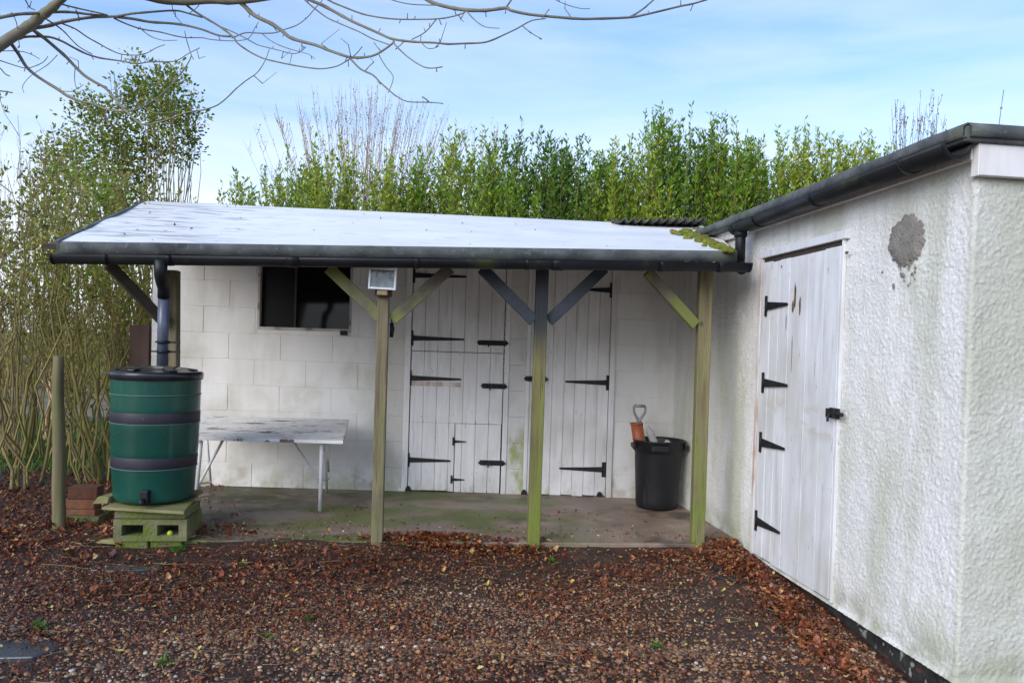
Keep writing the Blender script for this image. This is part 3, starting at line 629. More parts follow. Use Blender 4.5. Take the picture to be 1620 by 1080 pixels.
# gutter -------------------------------------------------------------------
def half_gutter(a_, b_, r, n=10, seg=1, up=Vector((0, 0, 1)), solid=True):
    b = MB(); d = (b_-a_).normalized(); s_ = d.cross(up).normalized(); vs = []
    for rad in (r, r-.004):
        for p in (a_, b_):
            for k in range(n+1):
                t = math.pi*k/n; vs.append(p+s_*math.cos(t)*rad-up*math.sin(t)*rad)
    m_ = n+1; fs = []
    for k in range(n):
        fs += [(k, k+1, m_+k+1, m_+k), (2*m_+k+1, 2*m_+k, 3*m_+k, 3*m_+k+1), (k+1, k, 2*m_+k, 2*m_+k+1), (m_+k, m_+k+1, 3*m_+k+1, 3*m_+k)]
    fs += [(0, m_, 3*m_, 2*m_), (n, 2*m_+n, 3*m_+n, m_+n)]
    b.add(vs, fs, True); return b
gl, gr = P(84, 403, 4.62), P(1186, 417, 5.0)
g = half_gutter(gl, gr, .054); gut = g.build('gutter', M['black_plastic'], shed)
for e1, e2 in ((gl, gl.lerp(gr, .003)), (gr, gr.lerp(gl, .003))):
    mb = MB()
    dd = (gr-gl).normalized(); s_ = dd.cross(Vector((0, 0, 1))).normalized()
    mb.prism([e1+s_*math.cos(math.pi*k/12)*.057-Vector((0, 0, 1))*math.sin(math.pi*k/12)*.057 for k in range(13)], e2-e1)
    mb.build('end_cap', M['black_plastic'], gut)
for u in (.07, .155, .32, .50, .66, .70, .86, .95):
    p = gl.lerp(gr, u); g = half_gutter(p, p+(gr-gl).normalized()*(.028 if u not in (.32, .70) else .07), .058); g.build('bracket', M['black_plastic'], gut)
mb = MB(); f0, f1 = EL_+Vector((.02, .03, -.065)), ER_+Vector((0, .03, -.065)); mb.beam(f0, f1, .022, .085); mb.build('fascia_board', M['beam'], shed)
# downpipe -----------------------------------------------------------------
gp = P(254, 418, 4.66); mb = MB()
pipe_pts = [gp+Vector((0, 0, .03)), P(254, 436, 4.68), P(256, 446, 4.72), P(259, 456, 4.78), P(259.5, 470, 4.80)]
mb.tube(pipe_pts, [.040, .036, .035, .035, .038], 16); sw = mb.build('swan_neck', M['black_plastic'], shed)
top_ = P(259.5, 466, 4.80); bot = P(257, 578, 4.85)
mb = MB(); mb.tube([top_, bot], .034, 18); dp = mb.build('downpipe', M['grey_pipe'], shed)
for py in (541, 556):
    p = P(258.5, py, 4.82); mb = MB(); mb.tube([p-Vector((0, 0, .008)), p+Vector((0, 0, .008))], .038, 18); mb.box(p.x, p.x+.10, p.y+.0, p.y+.012, p.z-.006, p.z+.006); mb.box(p.x-.075 if py == 556 else p.x-.05, p.x, p.y-.004, p.y+.004, p.z-.005, p.z+.005)
    mb.build('pipe_clip', M['black_plastic'], dp)
# window --------------------------------------------------------------------
wx0, wx1, wz0, wz1 = win
fr = MB(); fw = .035
fr.box(wx0, wx0+fw*.6, YW-.004, YW+.06, wz0, wz1); fr.box(wx1-fw*.5, wx1, YW-.004, YW+.06, wz0, wz1); fr.box(wx0+fw*.6, wx1-fw*.5, YW-.006, YW+.06, wz0, wz0+fw*.7); fr.box(wx0+fw*.6, wx1-fw*.5, YW-.004, YW+.06, wz1-fw, wz1)
window = fr.build('window', M['frame_grey'], shed, bevel=.003)
xm = P(466, 500, YW).x
mb = MB(); mb.box(wx0+.022, xm-.013, YW+.045, YW+.05, wz0+.025, wz1-fw); mb.build('pane', M['dark_pane'], window)
mb = MB(); mb.box(xm+.005, wx1-.018, YW+.045, YW+.05, wz0+.025, wz1-fw); mb.build('pane', M['glass'], window)
mb = MB(); mb.box(xm-.012, xm+.004, YW+.028, YW+.044, wz0+.025, wz1-fw); mb.build('glazing_bar', M['beam'], window)
mb = MB(); mb.box(wx1-.09, wx1-.03, YW-.03, YW-.005, wz0-.03, wz0+.01); mb.build('window_stay', M['black_iron'], window, bevel=.004)
# doors ----------------------------------------------------------------------
def X(px, py=600): return P(px, py, YW).x
def Z(py, px=700): return P(px, py, YW).z
def planks(x0, x1, z0, z1, n, y=YW-.012, th=.022, gap=.004, seed=1, zj=0, ed=None):
    b = MB(); r_ = random.Random(seed); w = (x1-x0)/n
    if ed is None: ed = [x0+w*i+(r_.uniform(-.07, .07)*w if 0 < i < n else 0) for i in range(n+1)]
    n = len(ed)-1
    for i in range(n): b.box(ed[i]+gap/2, ed[i+1]-gap/2, y+r_.uniform(-.001, .001), y+th, z0+r_.uniform(0, zj), z1)
    b.box(x0+.003, x1-.003, y+th*.45, y+th+.01, z0+.02, z1-.003)
    return b
def t_hinge(parent, x, z, length, h=.13, plate=.035, y=YW-.016, strap0=.045, name='hinge'):
    """plate at x, strap running towards x+length"""
    b = MB(); s_ = 1 if length > 0 else -1
    b.box(min(x, x+s_*plate), max(x, x+s_*plate), y-.005, y+.001, z-h/2, z+h/2)
    x0 = x+s_*plate; x1 = x+length; hw, tw = strap0/2, strap0*.18
    poly = [(x0, y-.006, z-hw), (x1, y-.006, z-tw), (x1+s_*.008, y-.006, z), (x1, y-.006, z+tw), (x0, y-.006, z+hw)]
    if s_ < 0: poly = poly[::-1]
    b.prism(poly[::-1], (0, .006, 0))
    b.tube([(x0-s_*.004, y-.006, z-hw*1.3), (x0-s_*.004, y-.006, z+hw*1.3)], .006, 8)
    for t in (.2, .55, .85):
        q = x0+(x1-x0)*t; b.tube([(q, y-.0085, z), (q, y-.005, z)], .005, 8)
    return b.build(name, M['black_iron'], parent)
def bolt(parent, x0, x1, z, y=YW-.016):
    b = MB(); b.box(x0, x1, y-.004, y+.001, z-.022, z+.022); b.tube([(x0-.01, y-.013, z), (x1+.012, y-.013, z)], .0105, 10)
    for t in (.12, .42, .9): q = x0+(x1-x0)*t; b.box(q-.012, q+.012, y-.027, y-.001, z-.019, z+.019)
    q = x0+(x1-x0)*.36; b.tube([(q, y-.013, z), (q, y-.03, z-.018), (q, y-.03, z-.036)], .006, 8)
    return b.build('bolt', M['black_iron'], parent, bevel=.002)
# frame members
mb = MB(); mb.box(X(640), X(649), YW-.022, YW+.05, -.005, TOPZ); mb.box(X(797), X(805), YW-.016, YW+.05, .0, TOPZ); mb.box(X(832), X(838), YW-.022, YW+.05, .0, TOPZ); mb.box(X(963.5), X(972), YW-.022, YW+.05, .0, TOPZ)
mb.box(X(640), X(972), YW-.01, YW+.05, TOPZ, TOPZ+.07)
mb.build('door_frame', M['paint_wood'], shed, bevel=.003)
mb = MB(); xa, xb = X(805), X(832)
zz = 0.0; 
while zz < TOPZ:
    mb.box(xa+.001, xb-.001, YW-.006+rr.uniform(-.001, .001), YW+.05, zz+.0007, min(zz+.225, TOPZ)-.0007); zz += .225
jm = mb.build('infill', M['paint_wood_mossy'], shed, bevel=.001)
jm.location.x += 0
# shift texture so its x = 0 sits at the left of the infill
for v in jm.data.vertices: v.co.x -= (xa+.8)
jm.location = (xa+.8, 0, 0)
zs = Z(556); zhx = Z(670, 755)
DX0, DX1 = X(650), X(796)
w7 = (DX1-DX0)/7; E7 = [DX0+w7*i for i in range(8)]
upper = planks(DX0, DX1, zs+.002, TOPZ-.004, 7, seed=3, ed=E7).build('upper_door', M['paint_wood'], shed, bevel=.0025)
HX0 = X(719, 720)
lo1 = planks(DX0, HX0-.003, .006, zhx, 3, seed=5, zj=.012, ed=E7[:4]+[HX0-.003])
n7 = planks(DX0, DX1, zhx+.0005, zs-.003, 4, seed=6, ed=E7)
lo1.add(n7.v, n7.f)
lower = lo1.build('lower_door', M['paint_wood'], shed, bevel=.0025)
hatch = planks(HX0, DX1-.004, .008, zhx-.003, 4, y=YW-.011, seed=8, ed=[HX0]+E7[4:-1]+[DX1-.004]).build('hatch', M['paint_wood'], lower, bevel=.0025)
t_hinge(upper, X(651, 437)-.0, Z(437), .47); t_hinge(upper, X(648, 536), Z(536), .47)
t_hinge(lower, X(645, 598), Z(599), .46); t_hinge(lower, X(642, 728), Z(728), .385, h=.12)
mb = MB(); mb.box(X(652, 607), X(729, 607), YW-.0165, YW-.013, Z(611), Z(604)); sc_ = mb.build('filled_hinge_scar', M['rust_jamb'], lower)
t_hinge(hatch, X(716, 697), Z(697), .115, h=.07, plate=.016, strap0=.024); t_hinge(hatch, X(713, 757), Z(757), .115, h=.07, plate=.016, strap0=.024)
bolt(upper, X(757, 540), X(802, 540), Z(540)); bolt(lower, X(763, 608), X(800, 608), Z(608)); bolt(hatch, X(759, 729), X(797, 729), Z(729))
mb = MB(); mb.tube([(X(724, 650), YW-.018, Z(650)), (X(724, 650), YW-.012, Z(650))], .017, 16); mb.build('round_plate', M['paint_wood'], lower)
right_door = planks(X(838), X(963), .005, TOPZ-.004, 7, seed=11, zj=.01).build('plank_door', M['paint_wood'], shed, bevel=.0025)
for (px, py, l) in ((971, 458, -.26), (965, 604, -.385), (958, 741, -.40)): t_hinge(right_door, X(px, py), Z(py, 920), l, h=.13)
bolt(right_door, X(831, 599), X(864, 599), Z(599, 850), y=YW-.024)
for px, py in ((646, 776), (829, 778), (948, 786)):      # dark rotted notches under the doors
    mb = MB(); mb.prism([(X(px, py)+math.cos(t)*.028, YW-.0235, .002+max(0, math.sin(t))*.05) for t in [math.pi*k/8 for k in range(9)]][::-1], (0, .004, 0))
    mb.build('rot_hole', M['black_iron'], shed)
# floor line strip of dirt/threshold
mb = MB(); mb.box(X(640), X(972), YW-.03, YW+.05, -.02, .0045); mb.build('threshold', M['concrete'], shed)

# ================================================================== RIGHT BUILDING
bld = thing('rendered_outbuilding', C0+WN*.018+WD*.008, 'flat roofed outbuilding with rough white render on the right', 'outbuilding', rz=TH)
mbW = MB(); LEN = 7.2; WID = 4.2; ZB = -.035; ZT = 2.20
# finely subdivided walls whose surface is really lumpy, like thrown render
cols = [(-.02, y, -1, 0) for y in np.arange(LEN, 3.0, -.0085)]+[(-.02, y, -1, 0) for y in np.arange(3.0, .0, -.0052)]
for k_ in range(6): t = (k_+.5)/6*math.pi/2; cols.append((-.004-.016*math.cos(t), -.004-.016*math.sin(t), -math.cos(t), -math.sin(t)))
cols += [(x, -.02, 0, -1) for x in np.arange(-.002, 1.0, .0052)]+[(x, -.02, 0, -1) for x in np.arange(1.0, WID+.05, .03)]
cols = np.array(cols); rows_ = np.arange(ZB, ZT, .0054); nc_, nr_ = len(cols), len(rows_)
def blur(a_, n_):
    for _ in range(n_):
        a_ = (np.roll(a_, 1, 0)+np.roll(a_, -1, 0)+2*a_)/4; a_ = (np.roll(a_, 1, 1)+np.roll(a_, -1, 1)+2*a_)/4
    return a_
def unit(a_): return (a_-a_.mean())/a_.std()
w0 = rng.normal(size=(nr_, nc_)); w1 = unit(unit(w0)*.8+unit(blur(w0, 1))); w2 = unit(blur(rng.normal(size=(nr_, nc_)), 3)); w3 = unit(blur(rng.normal(size=(nr_, nc_)), 60))
hgt = .0015*np.maximum(w1, -.9)+.0009*w3
hgt[0] += .010; hgt[1] += .008; hgt[2] += .005; hgt[3] += .002
Vw = np.stack([cols[None, :, 0]+cols[None, :, 2]*hgt, cols[None, :, 1]+cols[None, :, 3]*hgt, np.repeat(rows_[:, None], nc_, 1)], 2).reshape(-1, 3)
Mw = np.array(ROOT[bld.name]); Vw = Vw @ Mw[:3, :3].T+Mw[:3, 3]
ii, jj = np.meshgrid(np.arange(nc_-1), np.arange(nr_-1)); q0_ = (jj*nc_+ii).ravel()
npmesh('wall', Vw, np.stack([q0_, q0_+1, q0_+nc_+1, q0_+nc_], 1), M['roughcast'], parent=bld, smooth=True)
mb = MB(); mb.box(0, WID, .0, LEN, -.45, ZB-.001); mb.build('plinth', M['plinth'], bld, local=True)
mb = MB(); mb.box(-.018, WID, -.018, LEN, ZB-.004, ZB+.004); mb.build('render_edge', M['roughcast'], bld, local=True)
mb = MB(); mb.box(.05, WID, .05, LEN, ZB, ZT); mb.build('inner_wall', M['mortar'], bld, local=True)
# roof: levels from the photo
_, zFT = WFr(1580, 197, -.08); _, zFM = WFr(1580, 221, -.04); _, zFB = WFr(1580, 280, -.04)
zR = zFT
RO = -.13                                   # eave overhang over the side wall
mb = MB()
mb.box(RO+.012, WID, -.080, LEN, zR-.072, zR-.006)
rf = mb.build('roof', M['felt'], bld, local=True, bevel=.012, seg=3)
mb = MB(); n = 60                            # folded felt along the eave, slightly wavy
ring = []
for i in range(n+1):
    y = -.08+(LEN+.08)*i/n; w = .006*mnoise.noise(Vector((y*3, 1, 0))); h = .008*mnoise.noise(Vector((y*4, 7, 0)))
    ring.append([(RO+.25, y, zR-.003), (RO+.02, y, zR+.003+w), (RO, y, zR-.012+w), (RO-.004+w, y, zR-.055+h), (RO+.02, y, zR-.06+h)])
vs = [q for r_ in ring for q in r_]; mb.add(vs, [(i*5+k+1, i*5+k, (i+1)*5+k, (i+1)*5+k+1) for i in range(n) for k in range(4)], True)
mb.build('felt_edge', M['felt'], bld, local=True, solid=.006)
mb = MB(); ring = []
for i in range(41):
    x = RO+.03+(WID-RO)*i/40; w = .004*mnoise.noise(Vector((x*4, 1, 3)))
    ring.append([(x, .12, zR-.006), (x, -.07, zR+.006+w), (x, -.092, zR-.008+w), (x, -.094+w, zFM-.004+w), (x, -.07, zFM-.006)])
vs = [q for r_ in ring for q in r_]; mb.add(vs, [(i*5+k, i*5+k+1, (i+1)*5+k+1, (i+1)*5+k) for i in range(40) for k in range(4)], True)
mb.build('felt_edge', M['felt'], bld, local=True, solid=.006)
mb = MB(); mb.box(-.035, WID, -.062, -.03, zFB, zFM-.002); mb.build('fascia_board', M['paint_wood'], bld, local=True, bevel=.003)
ys, zsF = W(1400, 297); ye, zeF = W(1200, 369)
mb = MB(); mb.box(-.05, -.021, -.028, LEN, (zsF+zeF)/2, zR-.05); mb.build('side_fascia', M['paint_wood'], bld, local=True, bevel=.003)
mb = MB(); mb.box(-.044, -.036, -.064, -.02, zFB-.002, zFM-.004); mb.build('barge_end', M['paint_wood'], bld, local=True, bevel=.002)
# gutter along the side
gy0, gz0 = W(1516, 224, -.115); gy1, gz1 = W(1166, 357, -.115)
toW = Matrix.Translation(C0) @ Matrix.Rotation(TH, 4, 'Z')
A_ = toW @ Vector((-.115, gy0, gz0)); B_ = toW @ Vector((-.115, gy1, gz1))
gu = half_gutter(A_, B_, .060).build('gutter', M['black_plastic'], bld)
dd = (B_-A_).normalized()
for u in (.0, .13, .50, .83, .985):
    p = A_.lerp(B_, u); half_gutter(p, p+dd*(.03 if u else .012), .065).build('bracket', M['black_plastic'], gu)
mb = MB(); s_ = dd.cross(Vector((0, 0, 1))).normalized()
mb.prism([B_+s_*math.cos(math.pi*k/12)*.067-Vector((0, 0, 1))*math.sin(math.pi*k/12)*.067 for k in range(13)], dd*.008); mb.build('end_cap', M['black_plastic'], gu)
pp = A_.lerp(B_, .97); mb = MB(); mb.tube([pp+Vector((0, 0, -.02)), Vector((pp.x, pp.y, P(1175, 412, pp.y).z))], .034, 16); mb.tube([pp+Vector((0, 0, -.085)), pp+Vector((0, 0, -.05))], .042, 16); mb.build('downpipe', M['black_plastic'], bld)
mb = MB(); q0 = Vector((pp.x+.0, pp.y, P(1175, 412, pp.y).z)); mb.tube([q0+Vector((0, 0, -.02)), q0+Vector((.01, -.03, -.06)), q0+Vector((-.02, -.12, -.07))], .036, 14); mb.build('outlet_elbow', M['black_plastic'], bld)
# door
y1_, zt1 = W(1214, 416); y0_, zt0 = W(1338, 388); y1b, zb1 = W(1196, 872); y0b, zb0 = W(1318, 955)
DY0, DY1 = (y0_+y0b)/2, (y1_+y1b)/2; DZ0, DZ1 = (zb0+zb1)/2+.005, (zt0+zt1)/2
print('door', DY0, DY1, DZ0, DZ1)
mb = MB(); r_ = random.Random(9); n = 6; ed = [DY0, DY0+.165, DY0+.36, DY0+.60, DY0+.78, DY0+.87, DY1]
ed = [DY0+(DY1-DY0)*t for t in (0, .17, .36, .60, .74, .86, 1)]
for i in range(6): mb.box(-.041+r_.uniform(-.0015, .0015), -.022, ed[i]+.002, ed[i+1]-.002, DZ0+r_.uniform(0, .01), DZ1-r_.uniform(.0, .012))
mb.box(-.030, -.021, DY0+.002, DY1-.002, DZ0+.01, DZ1-.01)
bdoor = mb.build('door', M['paint_wood_worn'], bld, local=True, bevel=.0025)
fr = MB(); fr.box(-.040, -.020, DY0-.022, DY0-.004, DZ0-.01, DZ1+.03); fr.box(-.05, -.020, DY0-.05, DY1+.045, DZ1+.03, DZ1+.075)
fr.build('door_frame', M['paint_wood_worn'], bld, local=True, bevel=.003)
fr = MB(); fr.box(-.047, -.020, DY1+.003, DY1+.038, DZ0-.01, DZ1+.03); jmb = fr.build('door_jamb', M['rust_jamb'], bld, local=True, bevel=.003)
mb = MB(); mb.box(-.027, -.019, DY0-.004, DY1+.003, DZ0-.006, DZ1+.03); mb.build('door_gap', M['beam'], bdoor, local=True)
for k, (px, py, l) in enumerate(((1210, 484, .29), (1205, 605, .33), (1201, 699, .33), (1194, 823, .33))):
    y, z = W(px, py, -.04); b = MB(); xx = -.047
    b.box(xx-.004, xx+.006, y-.012, y+.012, z-.065, z+.065); hw = .027
    poly = [(xx, y-.012, z-hw), (xx, y-l, z-.008), (xx, y-l-.008, z), (xx, y-l, z+.008), (xx, y-.012, z+hw)]
    b.prism(poly, (-.006, 0, 0)); b.tube([(xx-.004, y-.012, z-.035), (xx-.004, y-.012, z+.035)], .007, 8)
    for t in (.25, .6, .92): b.tube([(xx-.009, y-l*t, z), (xx-.004, y-l*t, z)], .006, 8)
    b.build('hinge', M['black_iron'], bdoor, local=True)
y, z = W(1326, 655, -.04); b = MB(); b.box(-.05, -.042, y-.0, y+.10, z-.028, z+.028); b.tube([(-.062, y-.055, z), (-.062, y+.09, z)], .011, 10)
for t in (.02, .08): b.box(-.075, -.045, y+t-.012, y+t+.012, z-.024, z+.024)
b.tube([(-.062, y+.06, z), (-.078, y+.06, z-.02), (-.078, y+.06, z-.045)], .007, 8); b.build('bolt', M['black_iron'], bdoor, local=True, bevel=.003)
# rotten holes in the door boards
rotm = mat('bare_rotten_wood', [(.4, (.05, .03, .02)), (.6, (.22, .12, .06))], 30, rough=.9); rq = random.Random(3)
for (px, py, w, h) in ((1254, 468, .012, .085), (1251, 484, .015, .035), (1262, 484, .010, .065), (1240, 510, .003, .05), (1249, 560, .0025, .14), (1233, 421, .006, .012), (1336, 399, .022, .010)):
    b = MB(); y, z = W(px, py, -.043); b.prism([(-.0435, y+w*math.cos(t)*rq.uniform(.35, 1.2), z+h*math.sin(t)*rq.uniform(.6, 1.1)) for t in [k/14*6.283 for k in range(14)]][::-1], (-.0008, 0, 0))
    b.build('rotten_patch', rotm, bdoor, local=True)
# mortar patch
yc, zc = W(1431, 381, -.02); b = MB(); N_ = 64; vs = [(-.032, yc, zc)]; rp = random.Random(2)
a1, z1_ = W(1460, 381, -.02); a2, z2_ = W(1431, 340, -.02); ry, rz_ = abs(a1-yc), abs(z2_-zc)
for ringk, (f_, xo) in enumerate(((.5, -.036), (.85, -.034), (1.0, -.024))):
    for k in range(N_):
        t = k/N_*6.283; q = f_*(1+(.16*mnoise.noise(Vector((math.cos(t)*4, math.sin(t)*4, 0)))+rp.uniform(-.08, .07) if ringk else .0)); vs.append((xo, yc+math.cos(t)*ry*q, zc+math.sin(t)*rz_*q))
fs = [(0, 1+(k+1) % N_, 1+k) for k in range(N_)]
for r0 in (0, 1): fs += [(1+r0*N_+k, 1+r0*N_+(k+1) % N_, 1+(r0+1)*N_+(k+1) % N_, 1+(r0+1)*N_+k) for k in range(N_)]
b.add(vs, fs, True)
for k in range(22):                          # splashes of mortar under the patch
    u = rp.gauss(0, .45); v_ = -rp.uniform(.85, 1.75); s0 = rp.uniform(.002, .007); y = yc+u*ry; z = zc+v_*rz_
    b.prism([(-.024, y+s0*math.cos(t), z+s0*1.5*math.sin(t)) for t in (0, 1.2, 2.5, 3.8, 5)], (-.006, 0, 0))
b.build('mortar_patch', M['mortar_patch'], bld, local=True)

# ================================================================== THINGS BY THE SHED
# corrugated sheet on the roof
p0, p1 = P(958, 360, 6.95), P(1094, 360, 7.0)
mb = MB(); nC = 90; top = []; 
for i in range(nC+1):
    t = i/nC; x = p0.x+(p1.x-p0.x)*t; zc_ = p0.z+(p1.z-p0.z)*t+.02+.016*math.cos(t*2*math.pi*10.5); top.append((x, zc_))
vs = []
for k, (y, dz) in enumerate(((6.62, -.02), (7.55, -.04))): vs += [(x+(.05 if k == 0 else 0), y, z_+dz+.02) for x, z_ in top]
n = nC+1; mb.add(vs, [(i, i+1, n+i+1, n+i) for i in range(nC)], True)
tag(mb.build('corrugated_sheet', M['corrugated'], origin=(p0.x, 6.95, p0.z), solid=.008), 'dark corrugated sheet lying across the right end of the shed ridge', 'roof sheet')
# moss line
mV, mF = ico(2); vs = []; fs = []; cnt = 0
def roof_z(x, y):
    u = min(1.15, max(0, (x-EL_.x)/(ER_.x-EL_.x))); v = (y-EL_.lerp(ER_, u).y)/(RL_.y-EL_.lerp(ER_, u).y); return EL_.lerp(ER_, u).lerp(RL_.lerp(RRx, u), v).z
for k in range(150):
    t = rng.random(); px = 1075+t*80+rng.normal(0, 3+6*(1-t)); py = 366+t*31+rng.normal(0, 1.8)
    r_ = ray(px, py); best = None
    for dsc in np.linspace(4.9, 6.9, 160):
        q = O+r_*(dsc/r_.y)
        if q.z < roof_z(q.x, q.y): best = q; break
    if best is None: continue
    s0 = rng.uniform(.008, .024); q = mV*np.array([s0*1.4, s0*1.3, s0*.8])*(1+rng.normal(0, .12, (len(mV), 1)))+np.array([best.x, best.y, roof_z(best.x, best.y)+.006])
    vs.append(q); fs.append(mF+cnt*len(mV)); cnt += 1
tag(npmesh('roof_moss', np.concatenate(vs), np.concatenate(fs), M['moss'], smooth=True), 'strip of bright yellow green moss at right end of the shed roof', 'moss', kind='stuff')
# leaves caught in the gutter
gpts = np.array([(*(gl.lerp(gr, t)+Vector((0, rng.normal(0, .012), 0)))[:2], gl.lerp(gr, t).z-.005) for t in list(rng.uniform(.895, .965, 26))+[.845]])
sl_(gpts, np.full(len(gpts), .004), rng.uniform(.02, .038, len(gpts)), 'gutter_leaves', leafm('gutter_leaf', [(0, (.22, .09, .05)), (.6, (.36, .19, .09)), (1, (.4, .33, .08))], .1), 'brown leaves caught in the right end of the shed gutter', 'leaf litter')

dp_ = []
for _ in range(46):
    u, v = rng.uniform(.02, .98), rng.uniform(.03, .97)
    if rng.random() < .5: u *= .45
    q = roofpt(u, v); dp_.append((q.x, q.y, q.z))
dp_ = np.array(dp_); sl_(dp_, np.full(len(dp_), .005), rng.uniform(.008, .03, len(dp_)), 'roof_debris', M['leaf_dead'], 'few small dead leaf bits stuck on the white shed roof', 'leaf litter')
# flood light
fc = P(605, 440, 4.93); fl = thing('floodlight', P(604, 466, 5.0), 'small white rectangular floodlight on top of the second post', 'floodlight')
hw, hh = .087, .071; R_ = Matrix.Rotation(R(3), 3, 'Y'); 
def fbox(b, x0, x1, y0, y1, z0, z1):
    q = MB(); q.box(x0, x1, y0, y1, z0, z1); rt = Matrix.Rotation(ROLL, 3, 'Y'); b.add([fc+rt@Vector(v) for v in q.v], q.f)
b = MB(); fbox(b, -hw, hw, -.004, .02, hh-.019, hh); fbox(b, -hw, hw, -.004, .02, -hh, -hh+.014); fbox(b, -hw, -hw+.0125, -.004, .02, -hh+.0141, hh-.0191); fbox(b, hw-.0125, hw, -.004, .02, -hh+.0141, hh-.0191); fbox(b, -hw+.006, hw-.006, .021, .07, -hh+.006, hh-.006)
b.build('housing', M['lamp_white'], fl, bevel=.003)
b = MB(); fbox(b, -hw+.0127, hw-.0127, .008, .012, -hh+.0143, hh-.0193); b.build('lens', M['lamp_glass'], fl)
for q_ in (-.045, .038): b = MB(); fbox(b, q_, q_+.007, .0, .007, .005, .04); b.build('lamp_clip', M['tool_grey'], fl)
b = MB(); b.tube([fc+Vector((0, .01, hh+.012+.008*math.sin(t))) + Vector((.009*math.cos(t), 0, 0)) for t in [k*math.pi/6 for k in range(7)]], .0022, 6); b.build('hanging_ring', M['lamp_white'], fl)
b = MB(); fbox(b, -.032, .034, .012, .05, -hh-.035, -hh-.002); b.build('terminal_box', M['lamp_brown'], fl, bevel=.006)
b = MB(); fbox(b, -.05, .055, .05, .075, -hh-.04, -hh+.01); b.build('mounting_plate', M['beam'], fl)
b = MB(); q = P(619, 525, 5.12); b.tube([q+Vector((0, 0, .06)), q+Vector((.006, 0, .02)), q+Vector((0, 0, -.035))], [.012, .015, .013], 10); hk = P(619, 505, 5.1)
b.tube([q+Vector((0, 0, .05)), hk], .004, 6)
tag(b.build('hanging_cable_plug', M['black_plastic'], origin=q), 'black plug hanging beside the floodlight post', 'plug')

# water butt
BC = Vector((P(245.5, 700, 5.13).x, 5.13, 0)); zb = P(238, 801, 4.86).z; ztp = P(247, 590, 4.84).z
print('butt', BC, zb, ztp)
H = ztp-zb
wb = thing('water_butt', (BC.x, BC.y, zb), 'dark green round water butt with black lid under the downpipe', 'water butt')
def rad(t): return (.243+.029*t+.009*math.sin(t*3.1))
BZ = lambda py: (P(245, py, 4.86).z-zb)/H
b = MB(); prof = [(.0, 0), (.222, 0), (rad(0)-.004, .012)]
marks = sorted([BZ(745), BZ(727), BZ(672), BZ(655), BZ(627), BZ(600)])
for k in range(1, 41):
    t = k/40*.965; prof.append((rad(t), t*H))
prof = [(r_+(-.004 if marks[0] < z_/H < marks[1] or marks[2] < z_/H < marks[3] else 0), z_) for r_, z_ in prof]
b.lathe([(r_, z_) for r_, z_ in prof], (BC.x, BC.y, zb), 64); b.build('barrel', M['butt'], wb)
for i in (0, 2):
    b = MB(); t0, t1 = marks[i], marks[i+1]; b.lathe([(rad(t0)+.0015, t0*H), (rad(t0)+.0025, t0*H+.003), (rad(t1)+.0025, t1*H-.003), (rad(t1)+.0015, t1*H)], (BC.x, BC.y, zb), 64); b.build('band', M['butt_band'], wb)
for t in (marks[0]-.006, marks[2]-.006, marks[4]):
    b = MB(); b.lathe([(rad(t)+.001, t*H-.004), (rad(t)+.006, t*H-.001), (rad(t)+.006, t*H+.001), (rad(t)+.001, t*H+.004)], (BC.x, BC.y, zb), 64); b.build('rim_line', M['butt_line'] if t < .9 else M['butt'], wb)
b = MB(); r1 = rad(1)+.013; b.lathe([(r1-.012, H-.052), (r1, H-.05), (r1+.003, H-.012), (r1-.004, H), (r1-.03, H+.004), (r1-.035, H-.004), (.20, H+.016), (.12, H+.03), (.0, H+.034)], (BC.x, BC.y, zb), 64); lid = b.build('lid', M['lid'], wb)
for k in range(6):
    b = MB(); t = k/6*6.283+.3; c_ = Vector((BC.x+.19*math.cos(t), BC.y+.19*math.sin(t), zb+H+.016)); b.beam(c_-Vector((math.cos(t), math.sin(t), -.12))*.05, c_+Vector((math.cos(t), math.sin(t), -.12))*.06, .05, .012)
    b.build('lid_rib', M['lid'], lid, bevel=.004)
tp = P(229, 784, 4.87); b = MB(); b.box(tp.x-.026, tp.x+.026, tp.y-.02, tp.y+.03, tp.z-.05, tp.z+.035); b.tube([(tp.x, tp.y-.02, tp.z-.02), (tp.x, tp.y-.045, tp.z-.03), (tp.x, tp.y-.045, tp.z-.05)], .014, 10); b.build('tap', M['black_plastic'], wb, bevel=.008)

# stand: boards and blocks
SPIV = Vector((P(180, 830, 4.86).x, 4.86, 0)); SR = Matrix.Rotation(R(7), 3, 'Z')
def srot(b): b.v = [tuple(SPIV+SR@(Vector(v)-SPIV)) for v in b.v]
def block(name, x0, x1, y0, y1, z0, z1, m_, label, cat, group=None, rz=0, bev=.008, holes=0):
    c = Vector(((x0+x1)/2, (y0+y1)/2, z0)); b = MB()
    if not holes: b.box(x0, x1, y0, y1, z0, z1)
    else:
        wl = .050; xm_ = (x0+x1)/2; s = MB
        b.box(x0, x1, y0, y1, z0, z0+.034); b.box(x0, x1, y0, y1, z1-.034, z1)
        for a1, a2 in ((x0, x0+wl), (xm_-.042, xm_+.042), (x1-wl, x1)): b.box(a1, a2, y0, y1, z0+.034, z1-.034)
    if rz: rt = Matrix.Rotation(rz, 3, 'Z'); b.v = [tuple(c+rt@(Vector(v)-c)) for v in b.v]
    srot(b); return tag(b.build(name, m_, origin=c, bevel=bev), label, cat, group)
bx0 = P(179, 830, 4.86).x; bx1 = P(291, 830, 4.86).x; zt2 = P(240, 806, 4.86).z; zt1 = P(240, 823, 4.86).z; zm = P(240, 858, 4.86).z
gB = 'concrete blocks under the water butt'
block('concrete_block', bx0+.01, bx0+.205, 4.87, 5.18, zm-.22, zm, M['block_moss'], 'left half buried mossy block in the bottom course', 'block', gB)
